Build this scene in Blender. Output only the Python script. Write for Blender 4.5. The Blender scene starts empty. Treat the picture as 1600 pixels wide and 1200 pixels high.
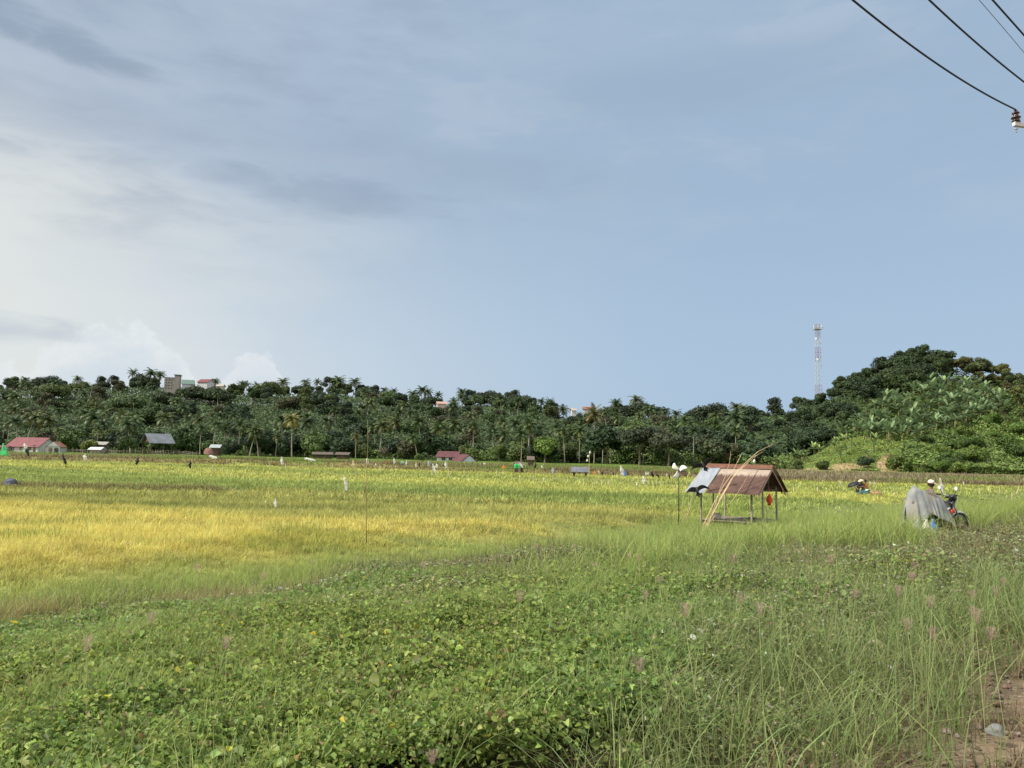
import bpy, math, random
import numpy as np
from mathutils import Vector, Matrix
RAD = math.radians
scene = bpy.context.scene
COL = scene.collection
# ------------------------------------------------------------------ camera
CAMZ = 2.8
PITCH = math.atan(112/1200.0); ROLL = RAD(1.2)
cam_d = bpy.data.cameras.new('camera'); cam = bpy.data.objects.new('camera', cam_d)
COL.objects.link(cam); scene.camera = cam
cam_d.sensor_width = 36; cam_d.lens = 27.0; cam_d.clip_start = .05; cam_d.clip_end = 20000
Rm = Matrix.Rotation(math.pi/2+PITCH, 3, 'X') @ Matrix.Rotation(ROLL, 3, 'Z')
cam.matrix_world = Matrix.Translation((0, 0, CAMZ)) @ Rm.to_4x4()
scene.render.resolution_x = 1024; scene.render.resolution_y = 768
# ------------------------------------------------------------------ light
SUN_EL, SUN_AZ = 46.0, -104.0          # azimuth measured from +Y (view direction) clockwise
sd = Vector((math.sin(RAD(SUN_AZ))*math.cos(RAD(SUN_EL)), math.cos(RAD(SUN_AZ))*math.cos(RAD(SUN_EL)), math.sin(RAD(SUN_EL))))
sl = bpy.data.lights.new('sun', 'SUN'); sl.energy = 4.2; sl.angle = RAD(3.0); sl.color = (1, .93, .80)
so = bpy.data.objects.new('sun', sl); COL.objects.link(so)
so.rotation_euler = sd.to_track_quat('Z', 'Y').to_euler(); so.location = (-30, 0, 60)
vs = scene.view_settings
vs.view_transform = 'Standard'; vs.look = 'None'; vs.gamma = 1; vs.use_curve_mapping = False
vs.exposure = 0.45

# ------------------------------------------------------------------ world
world = bpy.data.worlds.new('World'); scene.world = world; world.use_nodes = True
wt = world.node_tree; wt.nodes.clear()
class NG:
    """tiny helper that strings math nodes together"""
    def __init__(s, t): s.t = t
    def n(s, typ, **k):
        x = s.t.nodes.new(typ)
        for a, b in k.items(): setattr(x, a, b)
        return x
    def put(s, sock, v):
        if isinstance(v, bpy.types.NodeSocket): s.t.links.new(v, sock)
        elif v is not None: sock.default_value = v
    def m(s, op, a, b=None, c=None, clamp=False):
        x = s.n('ShaderNodeMath', operation=op, use_clamp=clamp)
        s.put(x.inputs[0], a); s.put(x.inputs[1], b); s.put(x.inputs[2], c)
        return x.outputs[0]
    def vm(s, op, a, b=None, out=0):
        x = s.n('ShaderNodeVectorMath', operation=op); s.put(x.inputs[0], a); s.put(x.inputs[1], b)
        return x.outputs[out]
    def xyz(s, x=0., y=0., z=0.):
        c = s.n('ShaderNodeCombineXYZ'); s.put(c.inputs[0], x); s.put(c.inputs[1], y); s.put(c.inputs[2], z)
        return c.outputs[0]
    def sep(s, v):
        c = s.n('ShaderNodeSeparateXYZ'); s.put(c.inputs[0], v); return c.outputs
    def ss(s, v, lo, hi, a=0., b=1.):
        x = s.n('ShaderNodeMapRange', interpolation_type='SMOOTHSTEP')
        s.put(x.inputs['Value'], v); s.put(x.inputs['From Min'], lo); s.put(x.inputs['From Max'], hi)
        s.put(x.inputs['To Min'], a); s.put(x.inputs['To Max'], b)
        return x.outputs[0]
    def noise(s, vec, scale=5., detail=4., rough=.5, dist=0.):
        x = s.n('ShaderNodeTexNoise'); s.put(x.inputs['Vector'], vec); s.put(x.inputs['Scale'], scale)
        s.put(x.inputs['Detail'], detail); s.put(x.inputs['Roughness'], rough); s.put(x.inputs['Distortion'], dist)
        return x.outputs[0]
    def mix(s, f, a, b, bt='MIX'):
        x = s.n('ShaderNodeMix', data_type='RGBA', blend_type=bt)
        s.put(x.inputs[0], f)
        s.put(x.inputs[6], (*a, 1) if isinstance(a, tuple) and len(a) == 3 else a)
        s.put(x.inputs[7], (*b, 1) if isinstance(b, tuple) and len(b) == 3 else b)
        return x.outputs[2]
g = NG(wt)
tc = g.n('ShaderNodeTexCoord').outputs['Generated']
X, Y, Z = g.sep(tc)
az = g.m('ARCTAN2', X, Y)                       # radians, 0 = +Y, positive to the right
el = g.m('ARCSINE', Z)
sky = g.n('ShaderNodeTexSky', sky_type='NISHITA'); sky.sun_disc = False
sky.sun_elevation = RAD(SUN_EL); sky.sun_rotation = RAD(SUN_AZ); sky.air_density = 1.3; sky.dust_density = 2.5
skyc = g.vm('MULTIPLY', sky.outputs[0], (.09, .09, .09))
# high thin overcast: blue grey to the right, pale towards the hidden sun on the left
t_az = g.ss(az, -.72, .30)
lowc = g.mix(t_az, (.68, .735, .775), (.385, .525, .69))
topc = g.mix(t_az, (.41, .485, .59), (.34, .46, .605))
veil = g.mix(g.ss(el, .06, .42), lowc, topc)
# bright glow of the sun behind the veil
gd = Vector((math.sin(-.70)*math.cos(.21), math.cos(-.70)*math.cos(.21), math.sin(.21)))
daz = g.m('MULTIPLY', g.m('SUBTRACT', az, -.74), 1.0)
de_ = g.m('MULTIPLY', g.m('SUBTRACT', el, .20), 2.3)
rr = g.m('SQRT', g.m('ADD', g.m('MULTIPLY', daz, daz), g.m('MULTIPLY', de_, de_)))
wob = g.noise(g.xyz(g.m('MULTIPLY', az, 2.), g.m('MULTIPLY', el, 6.), 3.), 1.6, 4, .55)
rr = g.m('ADD', rr, g.m('MULTIPLY', g.m('SUBTRACT', wob, .5), .42))
veil = g.mix(g.ss(rr, .62, .0, 0., .85), veil, (.78, .79, .74))
# layered dark streaks, broken by noise
sv = g.xyz(g.m('MULTIPLY', az, 2.2), g.m('MULTIPLY', el, 7.5), 0.)
n1 = g.noise(sv, 1.7, 6, .55, .3); n2 = g.noise(sv, 5.2, 6, .6, .4)
nn = g.m('ADD', g.m('MULTIPLY', n1, .7), g.m('MULTIPLY', n2, .3))
leftw = g.ss(az, .15, -.45)
st = g.m('MULTIPLY', g.ss(nn, .47, .66), g.m('ADD', g.m('MULTIPLY', leftw, .40), .08))
st = g.m('MULTIPLY', st, g.ss(el, .16, .34))
veil = g.mix(st, veil, (.27, .335, .44))
li = g.m('MULTIPLY', g.m('MULTIPLY', g.ss(nn, .50, .36), .30), g.ss(el, .2, .4))
veil = g.mix(li, veil, (.52, .58, .67))
def blob(a0, e0, wa, we, tilt, amt, col):
    global veil
    da = g.m('SUBTRACT', az, a0); de = g.m('SUBTRACT', el, g.m('ADD', g.m('MULTIPLY', da, tilt), e0))
    q = g.m('ADD', g.m('POWER', g.m('ABSOLUTE', g.m('DIVIDE', da, wa)), 2.), g.m('POWER', g.m('ABSOLUTE', g.m('DIVIDE', de, we)), 2.))
    q = g.m('ADD', q, g.m('MULTIPLY', g.m('SUBTRACT', n2, .5), 3.2))
    veil = g.mix(g.ss(q, 1.25, -.1, 0., amt), veil, col)
blob(-.60, .445, .15, .022, -.16, .55, (.20, .265, .36))
blob(-.56, .37, .20, .03, 0., .30, (.30, .37, .48))
blob(-.25, .322, .17, .026, -.06, .45, (.26, .33, .44))
blob(-.12, .36, .30, .04, -.05, .30, (.30, .38, .49))
blob(.15, .52, .45, .05, .05, .25, (.44, .53, .64))
blob(.25, .46, .30, .045, .02, .25, (.28, .38, .50))
# low cumulus heads near the horizon on the left
pn = g.noise(g.xyz(az, el, 7.), 34., 5, .6)
pn2 = g.noise(g.xyz(az, el, 2.), 60., 4, .6)
def cumulus(a0, w, e_top, amt, seed):
    global veil
    u = g.m('DIVIDE', g.m('SUBTRACT', az, a0), w)
    prof = g.m('MULTIPLY', g.m('SUBTRACT', 1., g.m('MULTIPLY', u, u)), e_top)
    edge = g.m('SUBTRACT', g.m('ADD', prof, g.m('MULTIPLY', g.m('SUBTRACT', pn, .5), .085)), el)
    msk = g.m('MULTIPLY', g.ss(edge, -.001, .010), g.ss(el, -.02, .09, .25, 1.))
    shade = g.ss(edge, .008, .06)
    puff = g.ss(pn2, .35, .65)
    c = g.mix(shade, (.80, .83, .85), (.58, .67, .78))
    c = g.mix(g.m('MULTIPLY', puff, .25), c, (.60, .68, .78))
    veil = g.mix(g.m('MULTIPLY', msk, amt), veil, c)
cumulus(-.475, .135, .148, .62, 1)
cumulus(-.325, .065, .124, .6, 2)
cumulus(-.63, .12, .105, .6, 3)
blob(-.60, .125, .12, .018, 0., .55, (.44, .51, .60))
# unseen sky behind the camera and overhead, brightened as added fill light
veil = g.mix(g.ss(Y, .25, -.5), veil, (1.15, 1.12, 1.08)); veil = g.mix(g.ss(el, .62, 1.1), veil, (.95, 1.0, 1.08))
veil = g.mix(.10, veil, skyc)
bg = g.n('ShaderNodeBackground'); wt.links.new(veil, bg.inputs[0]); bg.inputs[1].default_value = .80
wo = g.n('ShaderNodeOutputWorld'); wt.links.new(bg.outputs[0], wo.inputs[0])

# ------------------------------------------------------------------ projection helpers
def ray(px, py): return Rm @ Vector(((px-800)/1200.0, (600-py)/1200.0, -1))
def at(px, py, D):                                # point on the ray of a photo pixel, D metres ahead
    d = ray(px, py); return Vector((0, 0, CAMZ)) + d*(D/d.y)
def hor(px): return 712+(px-800)*math.tan(ROLL)

# ------------------------------------------------------------------ noise + terrain (numpy)
def _h(i, j, s):
    v = np.sin(i*127.1+j*311.7+s*74.7)*43758.5453
    return v-np.floor(v)
def vnoise(x, y, s=0):
    x = np.asarray(x, float); y = np.asarray(y, float)
    i = np.floor(x); j = np.floor(y); u = x-i; v = y-j
    u = u*u*(3-2*u); v = v*v*(3-2*v)
    return (_h(i, j, s)*(1-u)+_h(i+1, j, s)*u)*(1-v)+(_h(i, j+1, s)*(1-u)+_h(i+1, j+1, s)*u)*v
def fbm(x, y, s=0, o=4):
    r = 0; a = .5; t = 0
    for k in range(o):
        r = r+a*vnoise(x*2**k+k*17.3, y*2**k-k*9.1, s+k); t += a; a *= .5
    return r/t
def sstep(a, b, x):
    t = np.clip((x-a)/(b-a), 0, 1); return t*t*(3-2*t)
def lerp(a, b, t): return a+(b-a)*t
def dist_road(x, y): return (y-x-1.9)/math.sqrt(2)
def colx(x, y): return 800+1200*x/np.maximum(y, .1)          # bearing expressed as a photo column
# crest line of the wooded ridges: (column, distance, ground height)
CR = np.array([(-900, 420, 22), (0, 420, 28), (110, 425, 29), (230, 425, 33), (330, 425, 28.5), (450, 425, 27.5), (540, 425, 28.5), (620, 425, 26.5), (700, 425, 24),
   (740, 420, 25.0), (800, 410, 25.5), (860, 400, 20), (905, 390, 15), (960, 380, 18), (1000, 370, 18), (1050, 350, 13.5), (1100, 330, 13.0), (1160, 300, 12.0),
   (1200, 270, 11.5), (1260, 250, 13.5), (1300, 245, 19), (1340, 240, 25), (1390, 235, 28.5), (1440, 235, 31), (1500, 230, 28.0), (1560, 230, 26.5), (1600, 230, 24.5), (1800, 230, 20), (2500, 230, 16)], float)
def basedist(c): return np.interp(c, [-900, 300, 700, 1000, 1130, 1230, 1330, 1600, 2500], [250, 250, 240, 225, 200, 172, 158, 152, 150])
def bankdist(c): return np.interp(c, [-900, 200, 450, 700, 950, 1250, 1600, 2500], [120, 119, 113, 106, 99, 91, 88, 86])
def ground(x, y):
    x = np.asarray(x, float); y = np.asarray(y, float)
    d = dist_road(x, y)
    z = np.interp(d, [-30, -11, -9.5, -2.2, -1.8, .4, 3.5, 5.4, 8, 11.5, 14, 400], [0, 0, 1.3, 1.42, 1.3, 1.28, 1.06, .92, .5, .12, 0, 0])
    z = z+(fbm(x*.9, y*.9, 3)-.5)*.14*sstep(.2, 2, d)*(1-sstep(12, 15, d))
    z = z+(fbm(x*5, y*5, 9)-.5)*.05*(1-sstep(1, 2.5, d))*sstep(-1.9, -1, d)
    c = colx(x, y); front = sstep(20, 60, y)
    # low bunds between the paddies
    for yb, hb, wb in ((44.2, .82, 1.3), (78, .2, .8)):
        w = (fbm(x*.05, y*0+yb, 5)-.5)*3
        hh = .75*hb*(1-sstep(340, 420, c)) if yb < 50 else hb
        z = z+hh*np.exp(-((y-yb-w)/wb)**2)*sstep(13, 16, d)
    # canal bank and village ground behind it
    bd = bankdist(c)+(fbm(c*.01, 0, 8)-.5)*6
    hb = np.interp(c, [-900, 0, 250, 330, 600, 700, 1000, 1250, 1600], [1.1, 1.1, 1.15, 1.4, 1.2, 1.05, 1.0, .75, .65])
    up = sstep(0, 3.5, y-bd)*front
    z = z+up*hb
    z = z-front*sstep(8, 25, y-bd)*(hb-1.1)
    z = z+front*(fbm(x*.15, y*.15, 4)-.5)*.35*sstep(0, 5, y-bd)
    # ridge
    cd = np.interp(c, CR[:, 0], CR[:, 1]); ch = np.interp(c, CR[:, 0], CR[:, 2]); b0 = basedist(c)
    t = (y-b0)/(cd-b0)
    shape = np.where(t < 1, sstep(-.05, 1.06, t)*.7+np.clip(t, 0, 1)*.3, 1-.25*sstep(1, 2.2, t))
    shape = np.where(c > 1150, np.where(t < 1, np.clip(t, 0, 1)**1.15*.6+sstep(0, 1, t)*.4, shape), shape)
    z = z+front*shape*(ch-1.1)
    z = z+front*np.clip(t*3, 0, 1)*(fbm(x*.03, y*.03, 12)-.5)*5
    return z
def gz(x, y): return float(ground(np.array([x]), np.array([y]))[0])
def gp(px, D, dz=0.):                            # ground point under a photo column, D metres ahead
    p = at(px, hor(px)+3, D); return Vector((p.x, D, gz(p.x, D)+dz))
def at_ground(px, py, h=0.):                      # where the ray of a pixel meets the ground (+h)
    d = ray(px, py); D = 2.
    while D < 600:
        p = Vector((0, 0, CAMZ))+d*(D/d.y)
        if p.z <= gz(p.x, p.y)+h: return p
        D *= 1.01
    return p
# ------------------------------------------------------------------ mesh helpers
rng = np.random.default_rng(7); random.seed(7)
def np_mesh(name, V, F, mat=None, C=None, smooth=False):
    """V (n,3); F (m,k) with one k, or a list of such arrays"""
    me = bpy.data.meshes.new(name)
    Fs = F if isinstance(F, list) else [F]
    Fs = [np.asarray(f, np.int32) for f in Fs if len(f)]
    V = np.asarray(V, np.float32)
    me.vertices.add(len(V)); me.vertices.foreach_set('co', V.ravel())
    tot = sum(f.size for f in Fs); npoly = sum(len(f) for f in Fs)
    me.loops.add(tot); me.polygons.add(npoly)
    me.loops.foreach_set('vertex_index', np.concatenate([f.ravel() for f in Fs]))
    ls = np.concatenate([np.full(len(f), f.shape[1], np.int32) for f in Fs])
    st = np.concatenate([[0], np.cumsum(ls)[:-1]]).astype(np.int32)
    me.polygons.foreach_set('loop_start', st)
    if smooth: me.polygons.foreach_set('use_smooth', np.ones(npoly, bool))
    if C is not None:
        C = np.asarray(C, np.float32)
        if C.shape[1] == 3: C = np.hstack([C, np.ones((len(C), 1), np.float32)])
        a = me.color_attributes.new('col', 'FLOAT_COLOR', 'POINT'); a.data.foreach_set('color', C.ravel())
    me.update(calc_edges=True)
    if mat: me.materials.append(mat)
    return me
def link(name, me, parent=None):
    o = bpy.data.objects.new(name, me); COL.objects.link(o)
    if parent: o.parent = parent
    return o
def tag(o, label=None, cat=None, group=None, kind=None):
    if label: o['label'] = label
    if cat: o['category'] = cat
    if group: o['group'] = group
    if kind: o['kind'] = kind
    return o
def empty(name, loc, rz=0., label=None, cat=None, group=None):
    o = bpy.data.objects.new(name, None); COL.objects.link(o); o.location = loc; o.rotation_euler = (0, 0, rz)
    o.empty_display_size = .2
    return tag(o, label, cat, group)
def copy_tree(o, parent=None):
    c = o.copy(); COL.objects.link(c)
    if parent: c.parent = parent
    for ch in list(o.children): copy_tree(ch, c)
    return c
class MB:
    """collects simple solids; every vertex may carry a colour"""
    def __init__(s): s.V = []; s.F = []; s.C = []
    def add(s, vs, fs, col=(1, 1, 1)):
        b = len(s.V); s.V += [tuple(v) for v in vs]; s.F += [tuple(i+b for i in f) for f in fs]; s.C += [tuple(col)]*len(vs)
    def box(s, c, size, rot=None, col=(1, 1, 1)):
        h = [x/2 for x in size]; vs = []
        for sx in (-1, 1):
            for sy in (-1, 1):
                for sz in (-1, 1):
                    v = Vector((sx*h[0], sy*h[1], sz*h[2]))
                    if rot is not None: v = rot @ v
                    vs.append(v+Vector(c))
        s.add(vs, [(0, 1, 3, 2), (4, 6, 7, 5), (0, 4, 5, 1), (2, 3, 7, 6), (0, 2, 6, 4), (1, 5, 7, 3)], col)
    def tube(s, pts, rad, n=7, col=(1, 1, 1), caps=True):
        pts = [Vector(p) for p in pts]
        if not isinstance(rad, (list, tuple)): rad = [rad]*len(pts)
        vs = []; fs = []
        for i, p in enumerate(pts):
            t = (pts[min(i+1, len(pts)-1)]-pts[max(i-1, 0)]).normalized()
            a = Vector((0, 0, 1)) if abs(t.z) < .9 else Vector((1, 0, 0))
            u = t.cross(a).normalized(); w = t.cross(u)
            for k in range(n):
                q = 2*math.pi*k/n; vs.append(p+(u*math.cos(q)+w*math.sin(q))*rad[i])
        for i in range(len(pts)-1):
            for k in range(n):
                fs.append((i*n+k, i*n+(k+1) % n, (i+1)*n+(k+1) % n, (i+1)*n+k))
        if caps: fs += [tuple(range(n))[::-1], tuple(range((len(pts)-1)*n, len(pts)*n))]
        s.add(vs, fs, col)
    def lathe(s, c, prof, n=12, axis='Z', col=(1, 1, 1), rot=None):
        vs = []; fs = []
        for r, z in prof:
            for k in range(n):
                q = 2*math.pi*k/n; v = Vector((r*math.cos(q), r*math.sin(q), z))
                if axis == 'X': v = Vector((v.z, v.x, v.y))
                if axis == 'Y': v = Vector((v.x, v.z, v.y))
                if rot is not None: v = rot @ v
                vs.append(Vector(c)+v)
        for i in range(len(prof)-1):
            for k in range(n): fs.append((i*n+k, i*n+(k+1) % n, (i+1)*n+(k+1) % n, (i+1)*n+k))
        s.add(vs, fs, col)
    def slab(s, P, th, col=(1, 1, 1)):
        """thick polygon from a list of 3-D points"""
        P = [Vector(p) for p in P]; nrm = (P[1]-P[0]).cross(P[2]-P[0]).normalized()*th; n = len(P)
        s.add(P+[p-nrm for p in P], [tuple(range(n)), tuple(range(2*n-1, n-1, -1))]+[(i, (i+1) % n+0, (i+1) % n+n, i+n)[::-1] for i in range(n)], col)
    def sheet(s, f, nu, nv, col=(1, 1, 1), th=0.):
        vs = [f(i/nu, j/nv) for i in range(nu+1) for j in range(nv+1)]
        fs = [(i*(nv+1)+j, (i+1)*(nv+1)+j, (i+1)*(nv+1)+j+1, i*(nv+1)+j+1) for i in range(nu) for j in range(nv)]
        s.add(vs, fs, col)
    def build(s, name, mat, parent=None, smooth=False, bevel=0, solid=0):
        me = bpy.data.meshes.new(name); me.from_pydata(s.V, [], s.F)
        a = me.color_attributes.new('col', 'FLOAT_COLOR', 'POINT')
        a.data.foreach_set('color', np.hstack([np.array(s.C, np.float32), np.ones((len(s.C), 1), np.float32)]).ravel())
        me.materials.append(mat)
        if smooth: me.polygons.foreach_set('use_smooth', np.ones(len(me.polygons), bool))
        me.update(); o = link(name, me, parent)
        if solid:
            m = o.modifiers.new('thickness', 'SOLIDIFY'); m.thickness = solid
        if bevel:
            m = o.modifiers.new('bevel', 'BEVEL'); m.width = bevel; m.segments = 2; m.limit_method = 'ANGLE'
        return o
# ------------------------------------------------------------------ materials
def new_mat(name):
    m = bpy.data.materials.new(name); m.use_nodes = True; t = m.node_tree; t.nodes.clear(); return m, NG(t)
def finish(g, color, rough=.7, trans=0., spec=.3, bump=None, bs=.3, metal=0.):
    p = g.n('ShaderNodeBsdfPrincipled'); g.put(p.inputs['Base Color'], (*color, 1) if isinstance(color, tuple) else color)
    g.put(p.inputs['Roughness'], rough); p.inputs['Specular IOR Level'].default_value = spec; g.put(p.inputs['Metallic'], metal)
    if bump is not None:
        b = g.n('ShaderNodeBump'); b.inputs['Strength'].default_value = bs; b.inputs['Distance'].default_value = .05
        g.put(b.inputs['Height'], bump); g.t.links.new(b.outputs[0], p.inputs['Normal'])
    out = g.n('ShaderNodeOutputMaterial'); sh = p.outputs[0]
    if trans:
        tr = g.n('ShaderNodeBsdfTranslucent'); g.put(tr.inputs[0], (*color, 1) if isinstance(color, tuple) else color)
        mx = g.n('ShaderNodeMixShader'); mx.inputs[0].default_value = trans
        g.t.links.new(sh, mx.inputs[1]); g.t.links.new(tr.outputs[0], mx.inputs[2]); sh = mx.outputs[0]
    g.t.links.new(sh, out.inputs[0])
MATS = {}
def M(name, color=(.5, .5, .5), rough=.7, var=.25, scale=6., trans=0., metal=0., spec=.3, bump=0.):
    """plain material: base colour broken up by object-space noise"""
    if name in MATS: return MATS[name]
    m, g = new_mat(name); tc = g.n('ShaderNodeTexCoord').outputs['Object']
    n = g.noise(tc, scale, 5, .6); lo = tuple(c*(1-var) for c in color); hi = tuple(min(1, c*(1+var)) for c in color)
    c = g.mix(g.ss(n, .3, .7), lo, hi)
    finish(g, c, rough, trans, spec, n if bump else None, bump, metal); MATS[name] = m; return m
def mat_attr(name, trans=.3, rough=.55, spec=.3, gain=1., noise=.0):
    m, g = new_mat(name); a = g.n('ShaderNodeAttribute', attribute_name='col').outputs['Color']
    if gain != 1.: a = g.vm('MULTIPLY', a, (gain, gain, gain))
    if noise:
        tc = g.n('ShaderNodeTexCoord').outputs['Object']; n = g.noise(tc, 3., 4, .6)
        a = g.mix(1., a, g.mix(g.ss(n, .3, .7), (1-noise,)*3, (1+noise,)*3), 'MULTIPLY')
    finish(g, a, rough, trans, spec); return m
def mat_obj(name, trans=.25, rough=.6):
    """leaf colour = object's own colour x per-leaf variation"""
    m, g = new_mat(name); oi = g.n('ShaderNodeObjectInfo').outputs['Color']; a = g.n('ShaderNodeAttribute', attribute_name='col').outputs['Color']
    finish(g, g.mix(1., oi, a, 'MULTIPLY'), rough, trans, .25); return m
m_leaf = mat_attr('weed_leaf', .48, .5, .35); m_grass = mat_attr('grass_blade', .48, .55, .25); m_rice = mat_attr('rice_blade', .35, .6, .2)
m_crown = mat_obj('tree_leaf'); m_palm = mat_obj('palm_leaf', .2, .45); m_ban = mat_obj('banana_leaf', .35, .35)
m_forest = mat_attr('forest_leaf', .2, .6, .2)
m_bark = M('bark', (.20, .165, .125), .9, .3, 3.); m_pbark = M('palm_bark', (.30, .27, .22), .9, .25, 4.)
m_any = mat_attr('painted', 0., .75, .3, 1., .18)
m_cloth = mat_attr('thin_plastic', .35, .45, .4, 1., .12)

# ground: soil, grass and bare earth by place, colours of the land itself
def ground_material():
    m, g = new_mat('land'); geo = g.n('ShaderNodeNewGeometry').outputs['Position']; x, y, z = g.sep(geo)
    nA = g.noise(geo, 2.2, 7, .65); nB = g.noise(geo, .22, 5, .6); nC = g.noise(geo, 14., 5, .6)
    d = g.m('MULTIPLY', g.m('SUBTRACT', g.m('SUBTRACT', y, x), 1.9), .7071)
    soil = g.mix(g.ss(nA, .35, .65), (.105, .078, .052), (.235, .172, .118)); soil = g.mix(g.ss(nC, .52, .72), soil, (.31, .25, .19))
    litter = g.mix(g.ss(nA, .3, .7), (.035, .04, .015), (.085, .085, .035))
    c = g.mix(g.ss(g.m('ADD', d, g.m('MULTIPLY', g.m('SUBTRACT', nA, .5), 1.4)), -.2, .6), soil, litter)
    paddy = g.mix(g.ss(nA, .3, .7), (.10, .10, .03), (.17, .15, .05))
    c = g.mix(g.ss(d, 13, 16), c, paddy)
    a = g.n('ShaderNodeAttribute', attribute_name='col').outputs['Color']
    c = g.mix(g.ss(y, 30, 60), c, g.mix(1., a, g.mix(g.ss(g.noise(geo, .5, 6, .7), .3, .7), (.65, .65, .6), (1.25, 1.3, 1.2)), 'MULTIPLY'))
    finish(g, c, .95, 0, .1, nC, .5); return m
def land():
    azs = np.concatenate([np.arange(-180, -60, 6), np.arange(-60, -42, 1.5), np.arange(-42, 42.01, .3), np.arange(43.5, 60, 1.5), np.arange(60, 180.1, 6)])
    rs = np.concatenate([[0.], np.geomspace(.8, 40, 150), np.arange(40.7, 180, 1.2), np.geomspace(182, 520, 110), np.geomspace(560, 9000, 26)])
    A, Rr = np.meshgrid(np.radians(azs), rs); x = np.sin(A)*Rr; y = np.cos(A)*Rr; z = ground(x, y)
    c = colx(x, y); b0 = basedist(c); bd = bankdist(c)
    n = fbm(x*.05, y*.05, 21); n2 = fbm(x*.25, y*.25, 22)
    col = np.zeros(x.shape+(3,)); col[:] = (.13, .16, .04)
    grass = np.stack([lerp(.08, .15, n2), lerp(.13, .22, n2), lerp(.02, .045, n2)], -1)
    dark = np.array((.04, .06, .02)); bank = np.stack([lerp(.13, .20, n2), lerp(.115, .17, n2), lerp(.05, .07, n2)], -1)
    fallow = np.stack([lerp(.17, .25, n2), lerp(.15, .21, n2), lerp(.09, .11, n2)], -1)
    top = sstep(-1, 1, y-bd)[..., None]; col = lerp(col, bank, top)
    fl = (sstep(5, 9, y-bd)*sstep(1180, 1240, c))[..., None]; col = lerp(col, fallow, fl)
    gl = (sstep(3, 6, y-bd)*(1-sstep(1150, 1220, c)))[..., None]; col = lerp(col, grass*.9, gl)
    hl = sstep(-4, 6, y-b0)[..., None]; col = lerp(col, lerp(dark, grass, (sstep(1150, 1230, c))[..., None]), hl)
    # bare earth scars at the foot of the right hand hill
    earth = np.stack([lerp(.28, .42, n2), lerp(.19, .29, n2), lerp(.12, .18, n2)], -1)
    for cc, wc, d0, wd in ((1314, 30, 5, 5.5), (1347, 10, 8, 3), (1387, 17, 6, 8), (1268, 18, 2, 2.5)):
        q = ((c-cc)/wc)**2+((y-b0-d0)/wd)**2+(fbm(x*.7, y*.7, 23)-.5)*3.2+(n-.5)*1.5
        col = lerp(col, earth, (1-sstep(.7, 1.0, q))[..., None])
    V = np.stack([x, y, z], -1).reshape(-1, 3); na, nr = len(azs), len(rs)
    i = np.arange(nr-1)[:, None]*na+np.arange(na-1)[None, :]
    F = np.stack([i, i+1, i+na+1, i+na], -1).reshape(-1, 4)
    o = link('ground', np_mesh('ground', V, F[:, ::-1], ground_material(), col.reshape(-1, 3), True))
    tag(o, kind='structure')
land()
# asphalt road the photograph is taken from, 4 mm above the land
def road():
    m, g = new_mat('asphalt'); geo = g.n('ShaderNodeNewGeometry').outputs['Position']; n = g.noise(geo, 40., 6, .7)
    finish(g, g.mix(n, (.035, .035, .037), (.075, .073, .07)), .9, 0, .2, n, .3)
    s = np.linspace(-120, 200, 161); d = np.linspace(-8.5, -2.6, 9); S, Dd = np.meshgrid(s, d)
    bx = S*.7071; by = S*.7071+1.9; x = bx-Dd*.7071; y = by+Dd*.7071; z = ground(x, y)+.012
    i = np.arange(8)[:, None]*161+np.arange(160)[None, :]
    F = np.stack([i, i+1, i+162, i+161], -1).reshape(-1, 4)
    tag(link('road', np_mesh('road', np.stack([x, y, z], -1).reshape(-1, 3), F, m, None, True)), kind='structure')
road()

# ------------------------------------------------------------------ foliage batches
def jit(base, n, hv=.12, vv=.3):
    """n colours around base: brightness and hue variation of the plants themselves"""
    b = np.asarray(base, float)[None, :] if np.ndim(base) == 1 else np.asarray(base, float)
    v = np.exp(rng.normal(0, vv, (n, 1))); w = 1+rng.normal(0, hv, (n, 3)); return np.clip(b*v*w, .003, .9)
def blades(base, h, w, ang, lean, cb, ct, segs=3, twist=None, droop=.25):
    """tapering ribbons. base (n,3); h,w,ang,lean (n,); lean = sideways offset of the tip / height"""
    n = len(base); t = np.linspace(0, 1, segs+1); dx = np.cos(ang); dy = np.sin(ang)
    tw = ang+math.pi/2+(rng.uniform(-.9, .9, n) if twist is None else twist)
    px, py = np.cos(tw), np.sin(tw); V = []; C = []
    for k, tt in enumerate(t):
        off = lean*h*tt**2; up = h*(tt-droop*np.abs(lean)*tt**3)
        cx = base[:, 0]+dx*off; cy = base[:, 1]+dy*off; cz = base[:, 2]+up
        ww = w*(.5*(1-tt**1.8)+.04)
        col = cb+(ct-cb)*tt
        if k < segs:
            V += [np.stack([cx-px*ww, cy-py*ww, cz], -1), np.stack([cx+px*ww, cy+py*ww, cz], -1)]; C += [col, col]
        else: V.append(np.stack([cx, cy, cz], -1)); C.append(col)
    nv = 2*segs+1; V = np.stack(V, 1).reshape(-1, 3); C = np.stack(C, 1).reshape(-1, 3)
    b = (np.arange(n)*nv)[:, None]
    Q = np.concatenate([b+np.array([[2*k, 2*k+1, 2*k+3, 2*k+2]]) for k in range(segs-1)], 0) if segs > 1 else np.zeros((0, 4), int)
    T = b+np.array([[2*segs-2, 2*segs-1, 2*segs]]); return V, Q, T, C
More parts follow.
